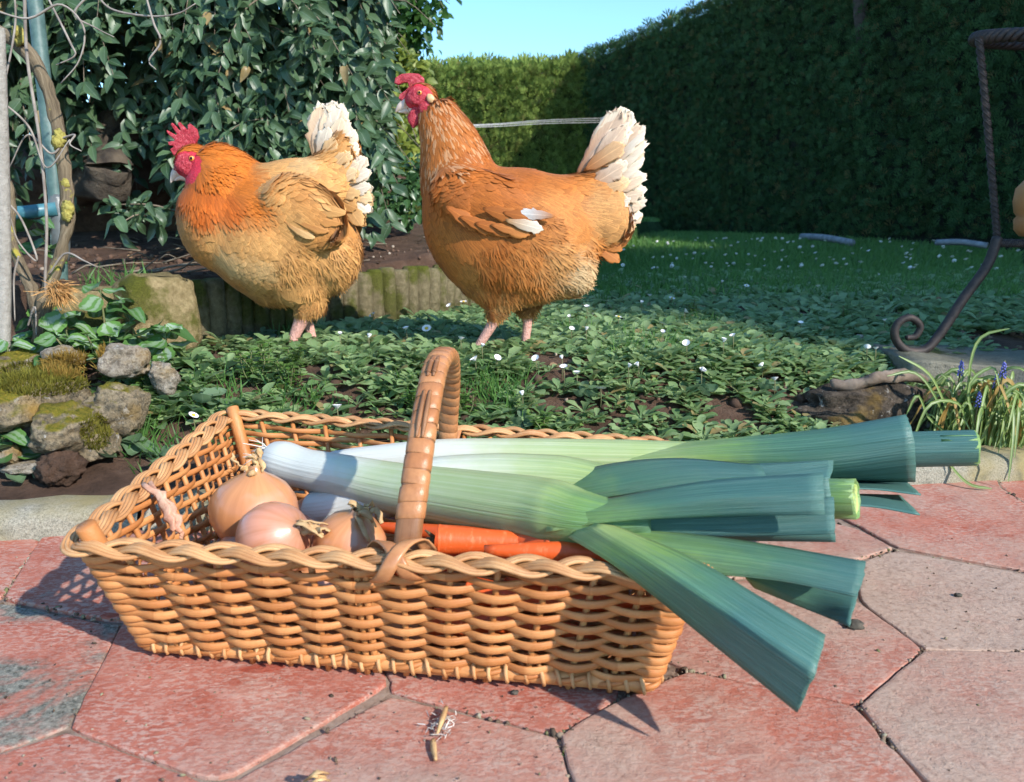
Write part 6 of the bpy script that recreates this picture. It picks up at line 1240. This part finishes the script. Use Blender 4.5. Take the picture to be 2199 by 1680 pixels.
moss('moss', 205, 745, 22, 26, 500, MOSS2, .012, 'brown moss cushion left of the pale perched rock', 1.0)
# ---------------------------------------------------------------- iron stand, slab, stump, hyacinths on the right
IRON = NM('rusty_iron', .62, .5); iv = IRON.noise(IRON.world(), 70, 6, .7); IRON.color(IRON.ramp(iv, [(.3, (.022, .018, .017)), (.55, (.055, .042, .038)), (.75, (.10, .06, .045))])); IRON.b.inputs['Metallic'].default_value = .35; IRON.bump(iv, .4, .001)
ir = empty('iron_plant_stand', px(1965, 757, 1.42), label='rusty wrought-iron plant stand with twisted leg, scroll foot and rope-twist rim at the right', cat='plant stand'); io = np.array(ir.location)
def twisted(P, r, turns, name, n=120):
    P = spline(P, n) - io; T, S_, U_ = frames(P, (0, 1, 0.02)); V = []; k = 4
    for i in range(n):
        t0 = 2 * math.pi * turns * i / n
        for j in range(8):
            a = t0 + j * math.pi / 4; rr = r * (1.0 if j % 2 == 0 else .78); V.append(P[i] + rr * (math.cos(a) * S_[i] + math.sin(a) * U_[i]))
    F = [(i * 8 + j, i * 8 + (j + 1) % 8, (i + 1) * 8 + (j + 1) % 8, (i + 1) * 8 + j) for i in range(n - 1) for j in range(8)] + [tuple(range(7, -1, -1)), tuple((n - 1) * 8 + j for j in range(8))]
    return obj(name, np.array(V), F, IRON.m, ir, False)
twisted([px(2102, 80, 1.46), px(2118, 240, 1.455), px(2132, 400, 1.45), px(2142, 515, 1.445)], .0068, 7, 'leg')
m = MB(); sc_ = [px(2142, 510, 1.445), px(2120, 570, 1.44), px(2070, 640, 1.435), (px(2020, 715, 1.43)), px(1985, 752, 1.425), px(1945, 752, 1.42), px(1922, 725, 1.42), px(1928, 695, 1.42), px(1955, 683, 1.42), px(1976, 700, 1.42), px(1966, 722, 1.42), px(1946, 726, 1.42)]; m.tube(spline(sc_, 90) - io, [.0088, .0088, .0088, .0085, .008, .0078, .0075, .007, .0065, .006, .005], 10, up=(0, 1, 0)); m.build('scroll_foot', IRON.m, ir)
cx_, cy_ = px(2330, 70, 1.52)[0], 1.50; zt = px(2102, 72, 1.46)[2]
for ph in (0, 2.1, 4.2):
    a = np.linspace(0, 2 * math.pi, 260, endpoint=False); Rr = .205; tw_ = a * 22 + ph; P = np.c_[cx_ + (Rr + .007 * np.cos(tw_)) * np.cos(a), cy_ + (.045 + .007 * np.cos(tw_)) * np.sin(a) * 1.0, zt + .007 * np.sin(tw_)] - io; V, F, A = tube(P, .0058, 7, closed=True); obj('rim_strand', V, F, IRON.m, ir, True, {'c': A})
twisted([px(2142, 522, 1.445), px(2300, 524, 1.45)], .0082, 9, 'stretcher', 60)
POT = plain_mat('terracotta_pot', (.42, .17, .06), (.58, .27, .10), .75, 14, .3)
prof = [(0, .0), (.035, .0), (.045, .012), (.047, .03), (.043, .036), (.048, .042), (.052, .062), (.050, .085), (.038, .10), (0, .104)]; nn = 28; V = [(r * math.cos(2 * math.pi * k / nn), r * math.sin(2 * math.pi * k / nn), z) for r, z in prof for k in range(nn)]; F = [(i * nn + k, i * nn + (k + 1) % nn, (i + 1) * nn + (k + 1) % nn, (i + 1) * nn + k) for i in range(len(prof) - 1) for k in range(nn)]
o = obj('terracotta_ornament', V, F, POT, label='rounded orange terracotta ornament cut by the right edge, resting on the iron stand bar', cat='ornament'); o.location = px(2236, 508, 1.46)
SLABM = mossy('stone_slab', (.16, .15, .12), (.30, .275, .215), (.07, .085, .025), 8, .56)
bm = bmesh.new(); bmesh.ops.create_cube(bm, size=1); bmesh.ops.subdivide_edges(bm, edges=bm.edges, cuts=14, use_grid_fill=True)
for v in bm.verts:
    v.co = Vector((v.co.x * .62, v.co.y * .20, v.co.z * .05)); v.co += Vector((fbm(*(v.co * 9), 3), fbm(*(v.co * 9 + Vector((3, 1, 2))), 3), fbm(*(v.co * 9 + Vector((7, 5, 1))), 3))) * .006
bmesh.ops.bevel(bm, geom=[], offset=0) if False else None
me = bpy.data.meshes.new('stone_slab'); bm.to_mesh(me); bm.free(); me.materials.append(SLABM); me.polygons.foreach_set('use_smooth', np.ones(len(me.polygons), bool))
o = put(bpy.data.objects.new('stone_slab', me), label='flat grey stone slab under the iron scroll foot', cat='stone'); pp = px(1955, 775, 1.36); o.location = (pp[0] + .30, 1.40, .082); o.rotation_euler = (0, .02, -.10)
STUMP = rock_mat('old_root_wood', (.055, .042, .030), (.15, .115, .085), (.03, .024, .018), .0)
W = ICO4[0] * (1 + .22 * vnoise(ICO4[0] * [1, 2, 3], 1.3, 4) + .10 * vnoise(ICO4[0] * [1, 3, 4], 3, 4) + .05 * vnoise(ICO4[0], 9, 3))[:, None] * [.115, .06, .058]; stp = obj('old_root_stump', W, ICO4[1], STUMP, label='old decayed root stump between the ground cover and the grape hyacinths', cat='stump'); stp.location = (*px(1865, 850, 1.23)[:2], .045)
m = MB(); so_ = np.array(stp.location)
V, F, A = tube(spline([px(1790, 830, 1.21), px(1850, 826, 1.20), px(1900, 808, 1.20), px(1990, 815, 1.22)], 26) - so_, [.008, .011, .010, .007], 10); V = V + .006 * np.c_[vnoise(V, 30, 3), vnoise(V + 2, 30, 3), vnoise(V + 5, 30, 3)]; m.add(V, F, A); m.build('root_branch', plain_mat('bare_root', (.12, .085, .06), (.28, .21, .155), .9, 40, .8, 90), stp)
# grape hyacinth clump
HY = leaf_mat('hyacinth_leaf', (.090, .17, .035), (.22, .32, .085), .45, .3, (.36, .42, .2), .3); HYD = leaf_mat('hyacinth_leaf_dry', (.36, .22, .06), (.50, .34, .10), .6, .3)
hy = empty('grape_hyacinth_clump', pground(2130, 965), label='arching clump of grape hyacinth leaves at the right above the kerb', cat='plant'); ho = np.array(hy.location)
def strap_leaf(P, w_, mat, name='leaf'):
    P = spline(P, 12); T, S_, U_ = frames(P, (.2, -.9, .5)); V = []; A = []; wd = w_ * np.interp(np.linspace(0, 1, 12), [0, .1, .7, .93, 1], [.7, 1, 1, .7, .25])
    for i, (p, s_, u_) in enumerate(zip(P, S_, U_)): V += [p - s_ * wd[i] + u_ * wd[i] * .45, p, p + s_ * wd[i] + u_ * wd[i] * .45]; A += [(.5, i / 11, 0), (.5, i / 11, .5), (.5, i / 11, 1)]
    F = [(i * 3 + j, i * 3 + j + 1, i * 3 + j + 4, i * 3 + j + 3) for i in range(11) for j in range(2)]; return obj(name, np.array(V) - ho, F, mat, hy, True, {'c': np.array(A)})
rg = np.random.default_rng(77)
named = [[(2060, 940, 1.13), (2075, 860, 1.12), (2085, 770, 1.12), (2110, 722, 1.12), (2168, 706, 1.11)], [(2050, 930, 1.12), (2020, 850, 1.11), (1990, 800, 1.10), (1930, 765, 1.10)], [(2040, 930, 1.12), (2000, 840, 1.10), (1960, 800, 1.10), (1905, 808, 1.09)], [(2045, 940, 1.11), (1995, 900, 1.09), (1970, 850, 1.08), (1945, 893, 1.08)], [(2070, 930, 1.10), (2060, 870, 1.07), (1995, 870, 1.05), (1955, 960, 1.05)], [(2130, 950, 1.10), (2170, 870, 1.05), (2175, 930, 1.02), (2165, 1035, 1.0)], [(2100, 960, 1.09), (2110, 880, 1.05), (2100, 900, 1.02), (2090, 1000, 1.0)], [(2010, 950, 1.08), (2040, 1000, 1.03), (2080, 1040, 1.00), (2130, 1050, .99)], [(2150, 940, 1.1), (2140, 820, 1.1), (2180, 790, 1.08), (2240, 820, 1.06)], [(2090, 940, 1.1), (2080, 830, 1.1), (2130, 790, 1.1), (2145, 830, 1.08)]]
for t in named: strap_leaf([px(*p) for p in t], .0024, HY)
for i in range(150):
    u = rg.normal(2120, 60); b = pground(min(u, 2330), 968 + rg.uniform(-35, 12)); a = rg.uniform(0, 6.3); L = rg.uniform(.06, .15); out = np.array([math.cos(a), math.sin(a) - .3, 0]) * rg.uniform(.15, .55); dr = rg.uniform(0, .9)
    strap_leaf([b, b + out * L * .3 + [0, 0, L * .55], b + out * L * .8 + [0, 0, L * .8 - dr * L * .15], b + out * L * 1.35 + [0, 0, L * .72 - dr * L * .8]], rg.uniform(.0018, .003), HY if rg.random() < .88 else HYD)
BLUE = plain_mat('hyacinth_blue', (.10, .10, .42), (.20, .22, .60), .6, 300)
for (u, v, Y, lab) in ((2153, 812, 1.09, 'blue grape hyacinth flower spike standing highest in the clump'), (2138, 835, 1.11, 'blue grape hyacinth spike just left of the highest one'), (2100, 875, 1.1, 'small blue grape hyacinth spike low in the clump'), (2062, 808, 1.13, 'faint blue grape hyacinth spike at the left of the clump')):
    p = px(u, v, Y); e = empty('grape_hyacinth', p, label=lab, cat='flower', group='blue grape hyacinth spikes'); m = MB()
    for j in range(26): a = j * 2.4; z = j * .0011; rr = .0036 * (1 - (j / 27) ** 2) + .0008; m.add(ICO2[0] * .0017 + [math.cos(a) * rr, math.sin(a) * rr, z], ICO2[1])
    bb_ = m.build('bells', BLUE, e); bb_.scale = (.8, .8, .8); m = MB(); m.tube(spline([(0, 0, .025), (0, .003, -.03), (.004, .01, -.10)], 8), .0012, 5); m.build('stem', STEM, e)
# ---------------------------------------------------------------- bits on the tiles
p = pz(950, 1560, .002); n = 90; V, F, A = scatter(*FT['hackle'], np.c_[rg.normal(0, .0045, n), rg.normal(.003, .007, n), rg.uniform(0, .0025, n)], basis(np.c_[rg.normal(0, 1, (n, 2)), rg.normal(.1, .2, n)], rg.normal(0, 1, (n, 3)), np.c_[rg.uniform(.003, .008, n), np.full(n, .004), np.full(n, .006)])); o = obj('dry_plant_fluff', V, F, plain_mat('grey_fluff', (.42, .37, .32), (.62, .56, .50), .9, 200), None, True, {'c': A}, label='scrap of whitish dry plant fluff on the tile in front of the basket', cat='debris'); o.location = p
m = MB(); m.tube(spline([pz(958, 1520, .004), pz(950, 1545, .006), pz(938, 1578, .003)], 8) - pz(945, 1550), [.002, .0022, .001], 5); m.tube(spline([pz(930, 1590, .002), pz(932, 1610, .002), pz(936, 1632, .002)], 8) - pz(945, 1550), [.002, .0024, .0012], 5); o = m.build('straw_bit', SKIN, label='short straw stalk lying by the fluff on the tile', cat='debris'); o.location = pz(945, 1550)
m = MB(); 
for k in range(5): m.tube(spline([pz(655, 1685, .004), pz(680, 1668, .010 + .002 * k), pz(702, 1672, .006)], 8) - pz(680, 1675) + rng.normal(0, .002, 3), [.001, .003, .002], 5, flat=.3)
o = m.build('dry_leaf', SKIN, label='curled pale dry leaf at the bottom edge of the terrace', cat='leaf'); o.location = pz(680, 1675)
for (u, v, r, lab) in ((1835, 1342, .008, 'dark dried soil lump under the lowest leek leaf'), (2058, 1278, .0035, 'tiny dark crumb on the dusty tile at the right'), (1700, 1448, .003, 'small dark crumb beside the hanging leek leaf'), (1105, 1487, .003, 'dark crumb at the front foot of the basket')):
    W = ICO3[0] * (1 + .5 * vnoise(ICO3[0] * 2 + u, 1.2, 4))[:, None] * [r, r * .8, r * .5]; o = obj('soil_lump', W, ICO3[1], M.m if False else plain_mat('dried_lump', (.03, .026, .02), (.10, .085, .065), .95, 120), label=lab, cat='soil', group='soil lumps on the tiles'); o.location = pz(u, v, r * .3)
